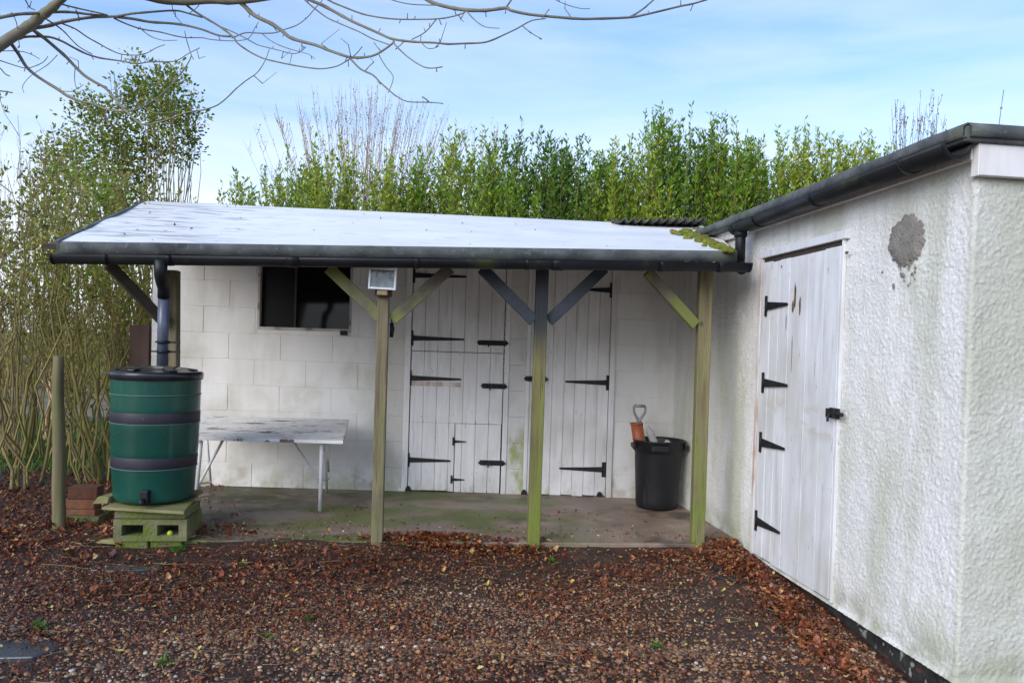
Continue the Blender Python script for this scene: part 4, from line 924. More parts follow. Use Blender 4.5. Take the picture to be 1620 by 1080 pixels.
block('concrete_block', bx0+.212, bx1-.04, 4.88, 5.19, zm-.22, zm, M['block_moss'], 'right half buried mossy block in the bottom course', 'block', gB, .03)
block('hollow_block', bx0, bx1, 4.86, 5.20, zm+.002, zt1, M['block_moss'], 'mossy hollow block with two square holes in the middle course', 'block', gB, 0, 0, 1)
b = MB(); b.box(bx0+.03, bx1-.03, 5.0, 5.29, zm+.03, zt1-.03); 
block('concrete_block', bx0+.003, bx1-.01, 4.868, 5.20, zt1+.002, zt2-.012, M['block_moss'], 'solid green mossy block directly under the boards', 'block', gB, -.02)
c_ = G(268, 843, (zm+zt1)/2-.01); b = MB(); bV, bF = ico(2); b.add([Vector((P(269, 843, 4.93).x, 4.93, zm+.045))+Vector(v)*.018 for v in bV], [tuple(f) for f in bF], True)
tag(b.build('yellow_ball', mat('yellow_green_ball', (.42, .6, .03), rough=.5), origin=(P(269, 843, 4.93).x, 4.93, zm+.03)), 'tiny yellow green ball inside the right hole of the hollow block', 'ball')
b = MB(); xb0, xb1 = P(158, 803, 4.84).x, P(303, 803, 4.84).x
b.hexa([(xb0, 4.86, zt2-.010), (xb1-.03, 4.80, zt2-.010), (xb1-.16, 5.34, zt2-.010), (xb0+.0, 5.36, zt2-.010)], [(xb0, 4.86, zt2+.008), (xb1-.03, 4.80, zt2+.008), (xb1-.16, 5.34, zt2+.008), (xb0+.0, 5.36, zt2+.008)])
tag(b.build('wooden_board', M['board_moss'], origin=(BC.x, BC.y, zt2-.01), bevel=.003), 'thin pale mossy board between the water butt and its blocks', 'board')
b = MB(); q0, q1 = P(168, 790, 5.05), P(182, 776, 5.4); b.hexa([(q0.x-.03, 4.93, zt2+.009), (q0.x+.06, 4.95, zt2+.009), (q0.x+.11, 5.35, zt2+.009), (q0.x+.04, 5.36, zt2+.009)], [(q0.x-.0, 4.95, zt2+.055), (q0.x+.06, 4.97, zt2+.05), (q0.x+.11, 5.33, zt2+.05), (q0.x+.05, 5.33, zt2+.055)])
tag(b.build('wood_offcut', M['board_moss'], origin=(q0.x, 5.1, zt2), bevel=.006), 'green mossy timber offcut wedged left of the water butt', 'offcut')
b = MB(); q0 = P(303, 790, 5.3); b.box(q0.x-.09, q0.x+.055, 5.28, 5.36, zt2+.009, zt2+.035)
tag(b.build('wood_offcut', M['board_moss'], origin=(q0.x, 5.2, zt2), bevel=.006), 'dull green timber offcut sticking out right of the water butt', 'offcut')
b = MB(); q0 = P(155, 858, 4.9); b.hexa([(q0.x, 4.88, gz(q0.x, 4.9)+.0), (q0.x+.16, 4.87, gz(q0.x, 4.9)), (q0.x+.16, 4.95, gz(q0.x, 4.9)), (q0.x+.03, 4.95, gz(q0.x, 4.9))], [(q0.x, 4.88, gz(q0.x, 4.9)+.02), (q0.x+.16, 4.87, gz(q0.x, 4.9)+.035), (q0.x+.16, 4.95, gz(q0.x, 4.9)+.035), (q0.x+.03, 4.95, gz(q0.x, 4.9)+.02)])
tag(b.build('wood_offcut', M['board_moss'], origin=q0, bevel=.004), 'flat timber offcut on the soil left of the block stand', 'offcut')

# stake
st = P(95, 850, 5.15); b = MB(); tpk = P(92, 563, 5.15); pts_ = [Vector((st.x, 5.15, -.25)).lerp(Vector((tpk.x, 5.15, tpk.z)), k/8)+Vector((.004*math.sin(k*1.7), 0, 0)) for k in range(9)]
b.tube(pts_, [.042, .042, .041, .041, .040, .039, .038, .036, .032], 14)
tag(b.build('fence_stake', M['stake'], origin=(st.x, 5.15, gz(st.x, 5.15))), 'weathered round wooden stake left of the water butt', 'stake')
# bricks
def brick(px, py, d, label, rz, dz, m_='brick', dims=(.215, .1025, .065), z0=None):
    c = P(px, py, d); b = MB(); w, dp_, h = dims; q = MB(); q.box(-w/2, w/2, -dp_/2, dp_/2, 0, h); rt = Matrix.Rotation(rz, 3, 'Z'); o_ = Vector((c.x, d, dz)); b.add([o_+rt@Vector(v) for v in q.v], q.f)
    return tag(b.build('brick' if m_ == 'brick' else 'mossy_block', M[m_], origin=o_, bevel=.004), label, 'brick' if m_ == 'brick' else 'block', 'bricks stacked beside the stake')
g0 = gz(-2.75, 5.4)
z0_ = g0-.02
brick(135, 835, 5.42, 'low green mossy block at the foot of the brick pile', .05, z0_, 'block_moss', (.27, .2, .10))
brick(132, 815, 5.40, 'darkest brick, lowest of the three bricks in the pile', -.05, z0_+.1, dims=(.225, .11, .042))
brick(130, 805, 5.40, 'middle orange brick of the small pile beside the stake', .04, z0_+.143, dims=(.215, .11, .065))
brick(136, 783, 5.41, 'topmost red brown brick of the small pile', .12, z0_+.209, dims=(.19, .12, .085))
# brown panel beside shed
a_ = P(206, 560, 6.9); b_ = P(237, 560, 6.9); zz_ = P(220, 515, 6.9).z
b = MB(); b.box(a_.x, b_.x-.0, 6.88, 7.06, -.1, zz_); tag(b.build('brown_post_box', M['brown_panel'], origin=((a_.x+b_.x)/2, 6.95, 0), bevel=.004), 'dark brown upright boxed post against the left end of the shed', 'boxed post')

# table
tb = thing('trestle_table', P(425, 780, 6.2), 'low white table with peeling paint against the block wall', 'table')
fl_, frr = P(302, 690, 5.80), P(543, 697, 5.78); bl_, br_ = P(312, 656, 6.62), P(552, 663, 6.60)
th_ = Vector((0, 0, -.026))
b = MB()
for k in range(4):                           # four boards
    t0, t1 = k/4+.004, (k+1)/4-.004
    A1, A2 = fl_.lerp(bl_, t0), fl_.lerp(bl_, t1); B1, B2 = frr.lerp(br_, t0), frr.lerp(br_, t1)
    b.hexa([A1+th_, B1+th_, B2+th_, A2+th_], [A1, B1, B2, A2])
b.build('table_top', M['table_top'], tb, bevel=.003)
def leg(a_, b_, r=.011, name='leg'):
    q = MB(); q.tube([a_, b_], r, 10); return q.build(name, M['table_leg'], tb)
leg(P(509, 702, 5.86), P(506, 811, 5.90), .015); leg(P(516, 702, 5.95), P(520, 745, 6.2), .009, 'stay')
leg(P(514, 690, 6.45), P(517, 778, 6.66), .011)
leg(P(318, 697, 5.86), P(309, 800, 5.90), .015); leg(P(327, 690, 6.45), P(334, 771, 6.66), .011)
leg(P(353, 695, 6.1), P(308, 778, 5.92), .011, 'stay'); leg(P(464, 697, 6.3), P(504, 758, 6.1), .008, 'stay')
leg(P(507, 758, 5.88), P(519, 757, 6.6), .009, 'rail'); leg(P(312, 765, 5.88), P(333, 762, 6.6), .009, 'rail')

# bin and tools
bc = Vector((P(1040, 750, 6.44).x, 6.44, 0)); bn = thing('dustbin', bc, 'black plastic dustbin without lid in the corner', 'bin')
hB = P(1040, 699, 6.24).z
b = MB(); b.lathe([(.0, .004), (.160, .004), (.167, .015), (.172, .06), (.193, hB-.11), (.199, hB-.095), (.207, hB-.09), (.210, hB-.012), (.214, hB-.008), (.214, hB), (.204, hB), (.198, hB-.012), (.188, hB-.1), (.160, .03), (.0, .03)], bc, 48, wob=.012); b.build('body', M['bin'], bn)
for s_ in (-1, 1):
    b = MB(); c1 = bc+Vector((s_*.212, -.05, hB-.05)); b.box(c1.x-.015, c1.x+.015, c1.y-.06, c1.y+.06, c1.z-.02, c1.z+.02); b.build('handle', M['bin'], bn, bevel=.008)
b = MB(); c1 = bc+Vector((-.02, -.208, hB-.05)); b.box(c1.x-.07, c1.x+.07, c1.y-.008, c1.y+.01, c1.z-.03, c1.z+.02)
b.build('handle', M['bin'], bn, bevel=.008)
# spade: D handle
sp = thing('spade', P(1012, 760, 6.40), 'spade with grey D handle standing in the black bin', 'spade')
hT = P(1012, 642, 6.38); hBt = P(1012, 670, 6.40); b = MB()
w = .048; top0 = hT+Vector((0, 0, 0)); 
loop = [hBt+Vector((0, 0, .0)), hBt+Vector((-.014, 0, .03)), hT+Vector((-w+.004, 0, -.055)), hT+Vector((-w, 0, -.01)), hT+Vector((-w+.01, 0, .0))]
b.tube(loop, [.016, .013, .010, .010, .010], 10); b.tube([Vector((2*hT.x-v.x, v.y, v.z)) for v in loop], [.016, .013, .010, .010, .010], 10); b.tube([hT+Vector((-w+.005, 0, 0)), hT+Vector((w-.005, 0, 0))], .0125, 12)
b.build('handle', M['tool_grey'], sp)
b = MB(); b.tube([hBt+Vector((0, 0, .02)), Vector((bc.x-.02, 6.42, .12))], .015, 12); b.build('shaft', M['grey_brace'], sp)
b = MB(); q = Vector((bc.x-.02, 6.42, .05)); b.box(q.x-.08, q.x+.08, q.y-.003, q.y+.003, q.z-.01, q.z+.16); b.build('blade', M['tool_grey'], sp, bevel=.002)
p_ = P(1010, 697, 6.42); q_ = P(1007, 669, 6.42); b = MB()
b.tube([p_+Vector((.03, .01, -.12)), q_], .050, 24, caps=False)
b.tube([q_+Vector((0, 0, -.012)), q_+Vector((0, 0, .002))], .053, 24, caps=False)
tag(b.build('orange_tube', M['terracotta'], origin=p_, solid=.003), 'orange terracotta coloured tube sticking out of the black bin', 'tube')
b = MB(); q0, q1 = P(1036, 702, 6.34), P(1022, 668, 6.30); b.tube([q0+Vector((.03, 0, -.1)), q0, q0.lerp(q1, .55), q0.lerp(q1, .82), q1], [.03, .03, .03, .014, .010], 14)
tag(b.build('plastic_bottle', M['bottle'], origin=q0), 'cloudy plastic bottle leaning out of the bin beside the orange tube', 'bottle')
b = MB(); q0 = P(1055, 700, 6.42); b.add([q0+Vector(v)*.03*random.uniform(.7, 1.2)-Vector((0, 0, .0)) for v in bV], [tuple(f) for f in bF], False); b.tube([q0, q0+Vector((0, 0, -.35))], .012, 8)
tag(b.build('crumpled_bag', M['bottle'], origin=q0), 'crumpled pale bag just showing in the bin mouth', 'bag')

# wire netting on the left
b = MB(); A1 = Vector((st.x-.02, 5.13, gz(st.x, 5.13))); B1 = Vector((st.x-1.5, 5.0, gz(st.x-1.5, 5.0)+.02)); lean = Vector((0, .16, .34)); cell = .045
nc = int(1.5/cell); nr = 11
def npnt(i, j):
    t = i/nc; s_ = j/nr; p = A1.lerp(B1, t)+lean*s_; p.y += .03*math.sin(t*9+s_*2); p.z += .02*math.sin(t*7); return p
for i in range(nc):
    pth = []
    for j in range(nr+1):
        pth.append(npnt(i+.5+(.25 if (j//1) % 2 else -.25), j))
    b.tube(pth, .0019, 3, False, False); b.tube([npnt(i+(.25 if j % 2 == 0 else -.25)+(.5 if 0 else 1.0-.5+.5), j) for j in range(nr+1)], .0019, 3, False, False)
b.tube([npnt(i, nr) for i in range(nc+1)], .0018, 4, False, False)
tag(b.build('wire_netting', M['wire'], origin=A1), 'sagging rusty wire netting running left from the stake', 'netting')

# aerial on the right building: thin wire
b = MB(); q0 = P(1580, 190, 4.4); b.tube([q0-Vector((0, 0, .06)), P(1584, 170, 4.4), P(1588, 142, 4.4)], .0022, 5); b.tube([P(1584, 171, 4.4)-Vector((0, 0, .004)), P(1584, 171, 4.4)+Vector((0, 0, .004))], .006, 6)
tag(b.build('aerial_wire', M['tool_grey'], origin=q0), 'thin upright aerial wire on the right flat roof', 'aerial')

# weeds
def weed(px, py, s, label, z=None):
    c = G(px, py, -.09); c.z = zsurf(c.x, c.y); n = 26; az = rng.uniform(0, 6.28, n); e_ = rng.uniform(.2, 1.2, n)
    D = np.stack([np.cos(az)*np.cos(e_), np.sin(az)*np.cos(e_), np.sin(e_)], 1); Cc = np.array(c)+D*rng.uniform(0, s*.7, n)[:, None]
    V_, F_ = leaf_mesh(Cc, D, s*rng.uniform(.4, .9, n), s*.35); return tag(npmesh('weed', V_, F_, M['weed'], origin=c), label, 'weed', 'small weeds in the gravel')
weed(285, 885, .055, 'small weed at the foot of the block stand'); weed(422, 1000, .03, 'small weed left of centre in the front gravel')
weed(490, 978, .032, 'low weed sprig in gravel below the second post'); weed(1040, 1016, .04, 'bright low weed tuft in the right front gravel')
weed(874, 900, .035, 'small weed just in front of the third post'); weed(65, 985, .045, 'small weed near the flat grey stone at left')
weed(903, 1068, .03, 'weed tuft at the bottom edge right of centre'); weed(258, 1032, .04, 'spindly weed on bottom left gravel'); weed(384, 905, .03, 'tiny weed on the leaves before the slab')

# ================================================================== VEGETATION
def lerp3(a_, b_, t): return a_+(b_-a_)*t
def stem_path(base, tip, bow, n=7, wig=.03):
    out = []; side = Vector((bow[0], bow[1], 0))
    for k in range(n+1):
        t = k/n; p = base.lerp(tip, t)+side*math.sin(math.pi*t)+Vector((random.gauss(0, wig), random.gauss(0, wig), 0))*(1 if 0 < k < n else 0); out.append(p)
    return out
def path_at(p, t):
    f = t*(len(p)-1); i = min(int(f), len(p)-2); return p[i].lerp(p[i+1], f-i), (p[i+1]-p[i]).normalized()

# hedge shrubs behind the shed
def hedge_shrub(px, pytop, d, spread, m_, label, nshoot=26, dens=1.1, lsz=.066, twigm='bark_olive', zfill=1.6, name='hedge_shrub', group='shrubs of the tall hedge behind the shed'):
    top = P(px, pytop, d); bx = top.x; root = Vector((bx, d, -.1))
    t_ = thing(name, root, label, 'shrub', group); mb = MB(); C_ = []; D_ = []
    for k in range(nshoot):
        u = random.gauss(0, .5); u = max(-1.1, min(1.1, u)); v_ = random.uniform(-.5, .5)
        h = top.z-abs(u)**1.3*.26*random.uniform(.4, 1.5)-random.random()**1.4*.50*(1 if k else 0)
        tip = Vector((bx+u*spread+random.gauss(0, .03), d+v_*.55, h)); b0 = root+Vector((u*spread*.55, v_*.3, 0))
        pth = stem_path(b0, tip, (random.gauss(0, .06), 0), 7, .025); mb.tube(pth, [.010-.0088*i/7 for i in range(8)], 4, False)
        L_ = (tip-b0).length; t0 = max(.05, 1-2.4/L_); nl = int(98*dens)
        for _ in range(nl):
            t = t0+(1-t0)*random.random()**.8; p, dr = path_at(pth, t); az = random.uniform(0, 6.283); rr_ = Vector((math.cos(az), math.sin(az), 0)); up = random.uniform(.4, 1.3)
            off = random.random()**1.5*.20*(1-t)**.5*1.5*(0 if t > .93 else 1)
            C_.append(p+rr_*(.004+off)+Vector((0, 0, random.gauss(0, .03)*(t < .9)))); D_.append(rr_+Vector((0, 0, up))+dr*.4)
        for _ in range(5):                    # side sprigs
            t = random.uniform(.5, .93); p, dr = path_at(pth, t); az = random.uniform(0, 6.283); e2 = p+Vector((math.cos(az)*.12, math.sin(az)*.12, random.uniform(.12, .28)*1)); mb.tube([p, p.lerp(e2, .5)+Vector((0, 0, -.01)), e2], [.004, .003, .0015], 3, False)
            for q in range(int(13*dens)):
                s_ = random.random(); pp_ = p.lerp(e2, s_); a2 = random.uniform(0, 6.283); C_.append(pp_); D_.append(Vector((math.cos(a2), math.sin(a2), random.uniform(.5, 1.5))))
    nl = len(C_); Vl, Fl = leaf_mesh(np.array([c[:] for c in C_]), np.array([c[:] for c in D_]), lsz*rng.uniform(.55, 1.25, nl), lsz*.34*rng.uniform(.7, 1.3, nl))
    mb.build('stems', M[twigm], t_); npmesh('foliage', Vl, Fl, M[m_], t_)
H_ = [ # px, top, depth, spread, leaf, shoots, label
 (372, 282, 8.9, .34, 'leaf_b', 16, .7, 'low thin yellow green shrub at the left end of the hedge'),
 (440, 252, 9.2, .36, 'leaf_b', 20, .8, 'yellow green shrub just left of the bare brush'),
 (528, 212, 9.6, .36, 'leaf_b', 22, .8, 'pale hedge shrub in front of the bare brush, left side'),
 (606, 238, 9.4, .36, 'leaf_b', 22, .85, 'pale hedge shrub in front of the middle of the bare brush'),
 (668, 232, 9.5, .34, 'leaf_a', 24, .9, 'green hedge shrub at the right side of the bare brush'),
 (737, 196, 9.6, .32, 'leaf_b', 24, .85, 'hedge shrub with yellowing leaves right of the bare brush'),
 (792, 250, 9.3, .34, 'leaf_a', 26, 1, 'shorter green hedge shrub between the yellowing and the dark ones'),
 (838, 190, 9.6, .34, 'leaf_c', 30, 1.15, 'tall dark green hedge shrub near the hedge centre'),
 (905, 212, 9.5, .36, 'leaf_c', 30, 1.1, 'dark green hedge shrub right of the tallest dark one'),
 (968, 232, 9.5, .34, 'leaf_a', 26, 1, 'mid green hedge shrub before the tall central tuft'),
 (1000, 205, 9.3, .25, 'leaf_b', 20, .9, 'slim yellow green hedge shrub above the corrugated sheet'),
 (1052, 166, 9.4, .27, 'leaf_a', 30, 1.05, 'tallest upright hedge shrub above the corrugated sheet'),
 (1104, 200, 9.5, .32, 'leaf_c', 28, 1.1, 'dense green hedge shrub right of the tallest one'),
 (1143, 172, 9.3, .24, 'leaf_a', 28, 1.05, 'pointed green hedge shrub above the end of the white roof'),
 (1200, 210, 9.5, .34, 'leaf_a', 28, 1, 'green hedge shrub above the roof junction'),
 (1256, 192, 9.4, .32, 'leaf_b', 26, .9, 'light green hedge shrub behind the dark gutter'),
 (1312, 212, 9.5, .34, 'leaf_b', 26, .9, 'yellow green hedge shrub above the middle of the flat roof edge'),
 (1368, 206, 9.5, .32, 'leaf_b', 26, .9, 'last dense hedge shrub before the bare sapling'),
 (1425, 228, 9.6, .34, 'leaf_b', 24, .9, 'hedge shrub at the right end, under the bare sapling')]
for (px, pt, d, sp_, lm, ns, dn_, lb) in H_: hedge_shrub(px, pt, d, sp_*1.55, lm, lb, int(ns*1.35), dn_)
# dark inner hedge growth: second, lower row
for i, (px, lb) in enumerate(((480, 'low dark growth at the left of the back row'), (640, 'low dark growth behind the bare brush'), (760, 'low dark growth left of the hedge centre'), (860, 'low dark growth at the hedge centre'), (960, 'low dark growth behind the corrugated sheet'), (1060, 'low dark growth behind the tallest tuft'), (1160, 'low dark growth behind the roof junction'), (1270, 'low dark growth behind the dark gutter'), (1380, 'low dark growth at the right of the back row'))):
    hedge_shrub(px, 240+8*(i % 2)+(20 if i < 2 else 0), 10.1, .75, 'leaf_c' if i % 2 else 'leaf_a', 'hedge understorey shrub, '+lb, 50, 1.1, .07, group='back row shrubs of the hedge')

# bare brush
def bare_shrub(px, pytop, d, spread, n, label, tm='bark_brown', name='bare_shrub', leaves=0, base_px=None, r0=.008, cat='shrub', crown=.35):
    top = P(px, pytop, d); root = Vector((P(base_px or px, pytop, d).x, d, -.2)); t_ = thing(name, root, label, cat, None); mb = MB(); C_ = []; D_ = []
    for k in range(n):
        u = random.uniform(-1.1, 1.1)*random.random()**.35; v_ = random.uniform(-.5, .5); h = top.z-abs(u)**1.6*.75*crown*2-random.random()**1.3*1.0*crown*2*.6
        tip = Vector((top.x+u*spread, d+v_*.8, h)); b0 = root+Vector((u*spread*.12, v_*.15, 0)); pth = stem_path(b0, tip, (-u*spread*.10, 0), 9, .022)
        r_ = r0*random.uniform(.6, 1.1); mb.tube(pth, [r_*(1-.86*i/9) for i in range(10)], 4, False)
        for _ in range(15):
            t = random.uniform(.42, .98); p, dr = path_at(pth, t); az = random.uniform(0, 6.283); l = random.uniform(.12, .55)*(1.25-t)
            e2 = p+Vector((math.cos(az)*.35, math.sin(az)*.35, 1)).normalized()*l; mid = p.lerp(e2, .5)+Vector((math.cos(az), math.sin(az), 0))*l*.08
            mb.tube([p, mid, e2], [r_*.35, r_*.26, r_*.14], 3, False)
            C_.append(e2); D_.append(Vector((random.gauss(0, .4), random.gauss(0, .4), 1)))
            if random.random() < .5: C_.append(mid); D_.append(Vector((random.gauss(0, .6), random.gauss(0, .6), 1)))
    if leaves:
        nl = len(C_); Vl, Fl = leaf_mesh(np.array([c[:] for c in C_]), np.array([c[:] for c in D_]), leaves*rng.uniform(.5, 1.2, nl), leaves*.5); mb.add([tuple(v) for v in Vl], [tuple(int(q) for q in f) for f in Fl])
    mb.build('branches', M[tm], t_)
bare_shrub(575, 130, 11.5, 1.65, 130, 'wide fan of bare purplish brown twigs rising behind the hedge', leaves=.035, r0=.011)
bare_shrub(775, 178, 10.6, .42, 16, 'small thin bare bush with dry seed heads right of the wide fan', leaves=.05, r0=.007)
bare_shrub(1445, 146, 12.5, .55, 40, 'bare sapling with upright twigs behind the flat roof', tm='bark_grey', leaves=.045, r0=.017, name='bare_sapling', cat='sapling')
bare_shrub(35, 196, 7.6, .75, 34, 'bare purple twigged bush at the upper left edge', leaves=.02, r0=.007)

# left thicket: arching olive stems with small leaves
def thicket(bpx, bd, tips, m_, label, nst, lsz=.054, ldens=1.0, r0=.016, tm='bark_olive', hd=.0, leafz=.45):
    b0 = P(bpx, 560, bd); root = Vector((b0.x, bd, gz(b0.x, bd)-.03)); t_ = thing('thicket_shrub', root, label, 'shrub', 'arching shrubs in the thicket left of the shed'); mb = MB(); C_ = []; D_ = []
    for k in range(nst):
        tp_ = random.choice(tips); tip = P(tp_[0]+random.gauss(0, 22), tp_[1]+random.gauss(0, 26), bd+random.uniform(-.6, .8)); bb = root+Vector((random.gauss(0, .10), random.gauss(0, .10), 0)); bw = random.gauss(0, .10)
        pth = stem_path(bb, tip, (bw, random.gauss(0, .06)), 11, .030); r_ = r0*random.uniform(.45, 1.1)
        mb.tube(pth, [r_*(1-.82*i/11) for i in range(12)], 6, False)
        for _ in range(9):
            t = random.uniform(.22, .97); p, dr = path_at(pth, t); az = random.uniform(0, 6.283); l = random.uniform(.25, .9)*(1.15-t*.7)
            e2 = p+(dr*.8+Vector((math.cos(az)*.55, math.sin(az)*.55, .35))).normalized()*l; q = stem_path(p, e2, (random.gauss(0, .04), 0), 4, .012)
            mb.tube(q, [r_*.35*(1-.7*i/4) for i in range(5)], 4, False)
            for _2 in range(int(9*ldens)):
                s_ = random.uniform(.2, 1); pp_, d2 = path_at(q, s_)
                if pp_.z < leafz and random.random() > .15: continue
                a2 = random.uniform(0, 6.283); o_ = Vector((math.cos(a2), math.sin(a2), random.uniform(-.4, 1))); C_.append(pp_+o_*random.random()*.05); D_.append(o_+d2*.6)
            for _3 in range(2):
                pp_, d2 = path_at(q, random.uniform(.3, .9)); a2 = random.uniform(0, 6.283); e3 = pp_+(d2+Vector((math.cos(a2), math.sin(a2), .2))*.6).normalized()*random.uniform(.1, .3); mb.tube([pp_, e3], [r_*.14, r_*.07], 3, False)
                for _4 in range(int(6*ldens)):
                    C_.append(pp_.lerp(e3, random.random())); D_.append(Vector((random.gauss(0, 1), random.gauss(0, 1), random.gauss(.3, .8))))
                    if C_[-1].z < leafz*1.2: C_.pop(); D_.pop()
    mb.build('stems', M[tm], t_)
    if C_:
        nl = len(C_); Vl, Fl = leaf_mesh(np.array([c[:] for c in C_]), np.array([c[:] for c in D_]), lsz*rng.uniform(.5, 1.3, nl), lsz*.48*rng.uniform(.7, 1.2, nl)); npmesh('foliage', Vl, Fl, M[m_], t_)
thicket(158, 6.6, [(60, 330), (120, 300), (180, 330), (30, 420), (215, 420)], 'leaf_d', 'multi stemmed shrub fanning out just left of the water butt', 16, ldens=.8, leafz=1.3)
thicket(120, 7.2, [(150, 250), (90, 280), (210, 330), (230, 440)], 'leaf_a', 'greener shrub close behind the stake', 12, ldens=1.0, leafz=1.5)
thicket(15, 6.2, [(0, 280), (60, 260), (-60, 300), (100, 360), (20, 400)], 'leaf_d', 'arching shrub at the left edge behind the wire netting', 11, ldens=.9, leafz=1.5)
thicket(60, 7.6, [(40, 250), (100, 240), (0, 320), (-30, 420)], 'leaf_d', 'taller arching shrub behind the left edge of the netting', 12, ldens=.9, leafz=1.2)
thicket(205, 8.2, [(180, 300), (230, 330), (255, 380), (200, 420), (150, 360)], 'leaf_d', 'dense twiggy shrub against the side of the shed', 17, ldens=1.1, leafz=1.0)
thicket(-60, 7.0, [(-40, 250), (-90, 300), (20, 330)], 'leaf_d', 'outermost shrub leaning in from the left edge', 14, ldens=1, leafz=1.2)
thicket(90, 9.0, [(30, 280), (110, 270), (180, 300), (60, 400), (140, 420)], 'leaf_d', 'farthest shrub at the back of the thicket', 15, lsz=.055, ldens=1.1, leafz=.6, tm='bark_brown')

# leafy tree behind the thicket
def leafy_tree(label):
    d = 9.6; root = Vector((P(262, 400, d).x, d, -.15)); t_ = thing('leafy_tree', root, label, 'tree'); mb = MB(); C_ = []; D_ = []
    clumps = [(225, 140, 42), (262, 130, 34), (200, 165, 34), (250, 185, 40), (290, 175, 28), (305, 200, 22), (140, 170, 30), (160, 205, 38), (120, 230, 30), (200, 225, 42), (245, 235, 34), (285, 235, 28), (305, 225, 16), (170, 265, 42), (130, 290, 34), (215, 285, 34), (90, 262, 26), (262, 150, 30), (230, 330, 28), (180, 335, 36)]
    for (px, py, rp_) in clumps:
        c = P(px, py, d+random.uniform(-.5, .5)); rad_ = rp_/F*d
        for _k in range(4):
            tip = c+Vector((random.gauss(0, rad_*.5), random.gauss(0, rad_*.5), random.uniform(-.2, .8)*rad_)); pth = stem_path(root+Vector((random.uniform(-.35, .3), random.uniform(-.2, .2), 0)), tip, (random.gauss(0, .08), 0), 9, .03)
            mb.tube(pth, [.015*(1-.85*i/9) for i in range(10)], 5, False)
        for _s in range(int(27*(rp_/34)**2)):
            q = Vector((random.gauss(0, 1), random.gauss(0, 1), random.gauss(0, .9))); q = c+q.normalized()*rad_*random.random()**.5*1.18
            mb.tube([c.lerp(q, .35), q], [.004, .0015], 3, False)
            for _l in range(15):
                w_ = Vector((random.gauss(0, 1), random.gauss(0, 1), random.gauss(0, 1))); C_.append(q+w_*.05); D_.append(w_+Vector((0, 0, .3)))
    mb.build('trunk', M['bark_olive'], t_); nl = len(C_)
    Vl, Fl = leaf_mesh(np.array([c[:] for c in C_]), np.array([c[:] for c in D_]), .056*rng.uniform(.6, 1.25, nl), .035*rng.uniform(.7, 1.2, nl)); npmesh('crown', Vl, Fl, M['leaf_e'], t_)
M['leaf_e'] = leafm('tree_leaves', [(0, (.07, .11, .012)), (.35, (.16, .23, .025)), (.65, (.27, .36, .035)), (.85, (.38, .38, .07)), (1, (.34, .2, .07))])
leafy_tree('green leafy many stemmed tree rising behind the thicket')

# far low scrub behind the thicket, beyond the field edge
for i, (px, d, hpy, lb) in enumerate(((20, 22, 470, 'distant scrub bush at the left end of the field edge'), (110, 25, 480, 'distant scrub bush in the middle of the field edge'), (190, 21, 475, 'distant scrub bush nearest the shed on the field edge'), (-90, 24, 470, 'distant scrub bush beyond the left frame edge'))):
    c = P(px, hpy, d); root = Vector((c.x, d, -.3)); n = 2600; t_ = thing('field_bush', root, lb, 'bush', 'scrub along the field edge')
    q = rng.normal(size=(n, 3)); q /= np.linalg.norm(q, axis=1)[:, None]; q *= rng.random((n, 1))**.4*np.array([[1.6, 1, 1.1]]); q[:, 2] = abs(q[:, 2])*(c.z+.3); q = q+np.array(root)
    Vl, Fl = leaf_mesh(q, rng.normal(size=(n, 3)), .12, .06); npmesh('foliage', Vl, Fl, M['leaf_d'], t_)
    mb = MB()
    for k in range(12): mb.tube(stem_path(root, root+Vector((random.gauss(0, .7), random.gauss(0, .5), c.z)), (0, 0), 4, .05), [.03, .024, .018, .01, .005], 4, False)
    mb.build('stems', M['bark_brown'], t_)

# grass strip behind the thicket
n = 11000; gx = rng.uniform(-7.5, -3.3, n); gy = rng.uniform(6.8, 12, n); Cc = np.stack([gx, gy, np.array([gz(x, y) for x, y in zip(gx, gy)])], 1)
D = np.stack([rng.normal(0, .35, n), rng.normal(0, .35, n), np.ones(n)], 1); Vl, Fl = leaf_mesh(Cc, D, rng.uniform(.05, .16, n), .012)
tag(npmesh('grass', Vl, Fl, M['weed']), 'rough green grass at the foot of the thicket', 'grass', kind='stuff')
# leaf litter under thicket
n = 5200; gx = rng.uniform(-5.6, -2.4, n); gy = rng.uniform(4.6, 8.5, n); kp = [(x, y, gz(x, y)) for x, y in zip(gx, gy) if not (x > XL-.05 and y > 6.75)]
sl_(np.array(kp), rng.uniform(.004, .03, len(kp)), rng.uniform(.02, .065, len(kp)), 'thicket_leaf_litter', M['leaf_dead'], 'brown leaf litter under the thicket', 'leaf litter')

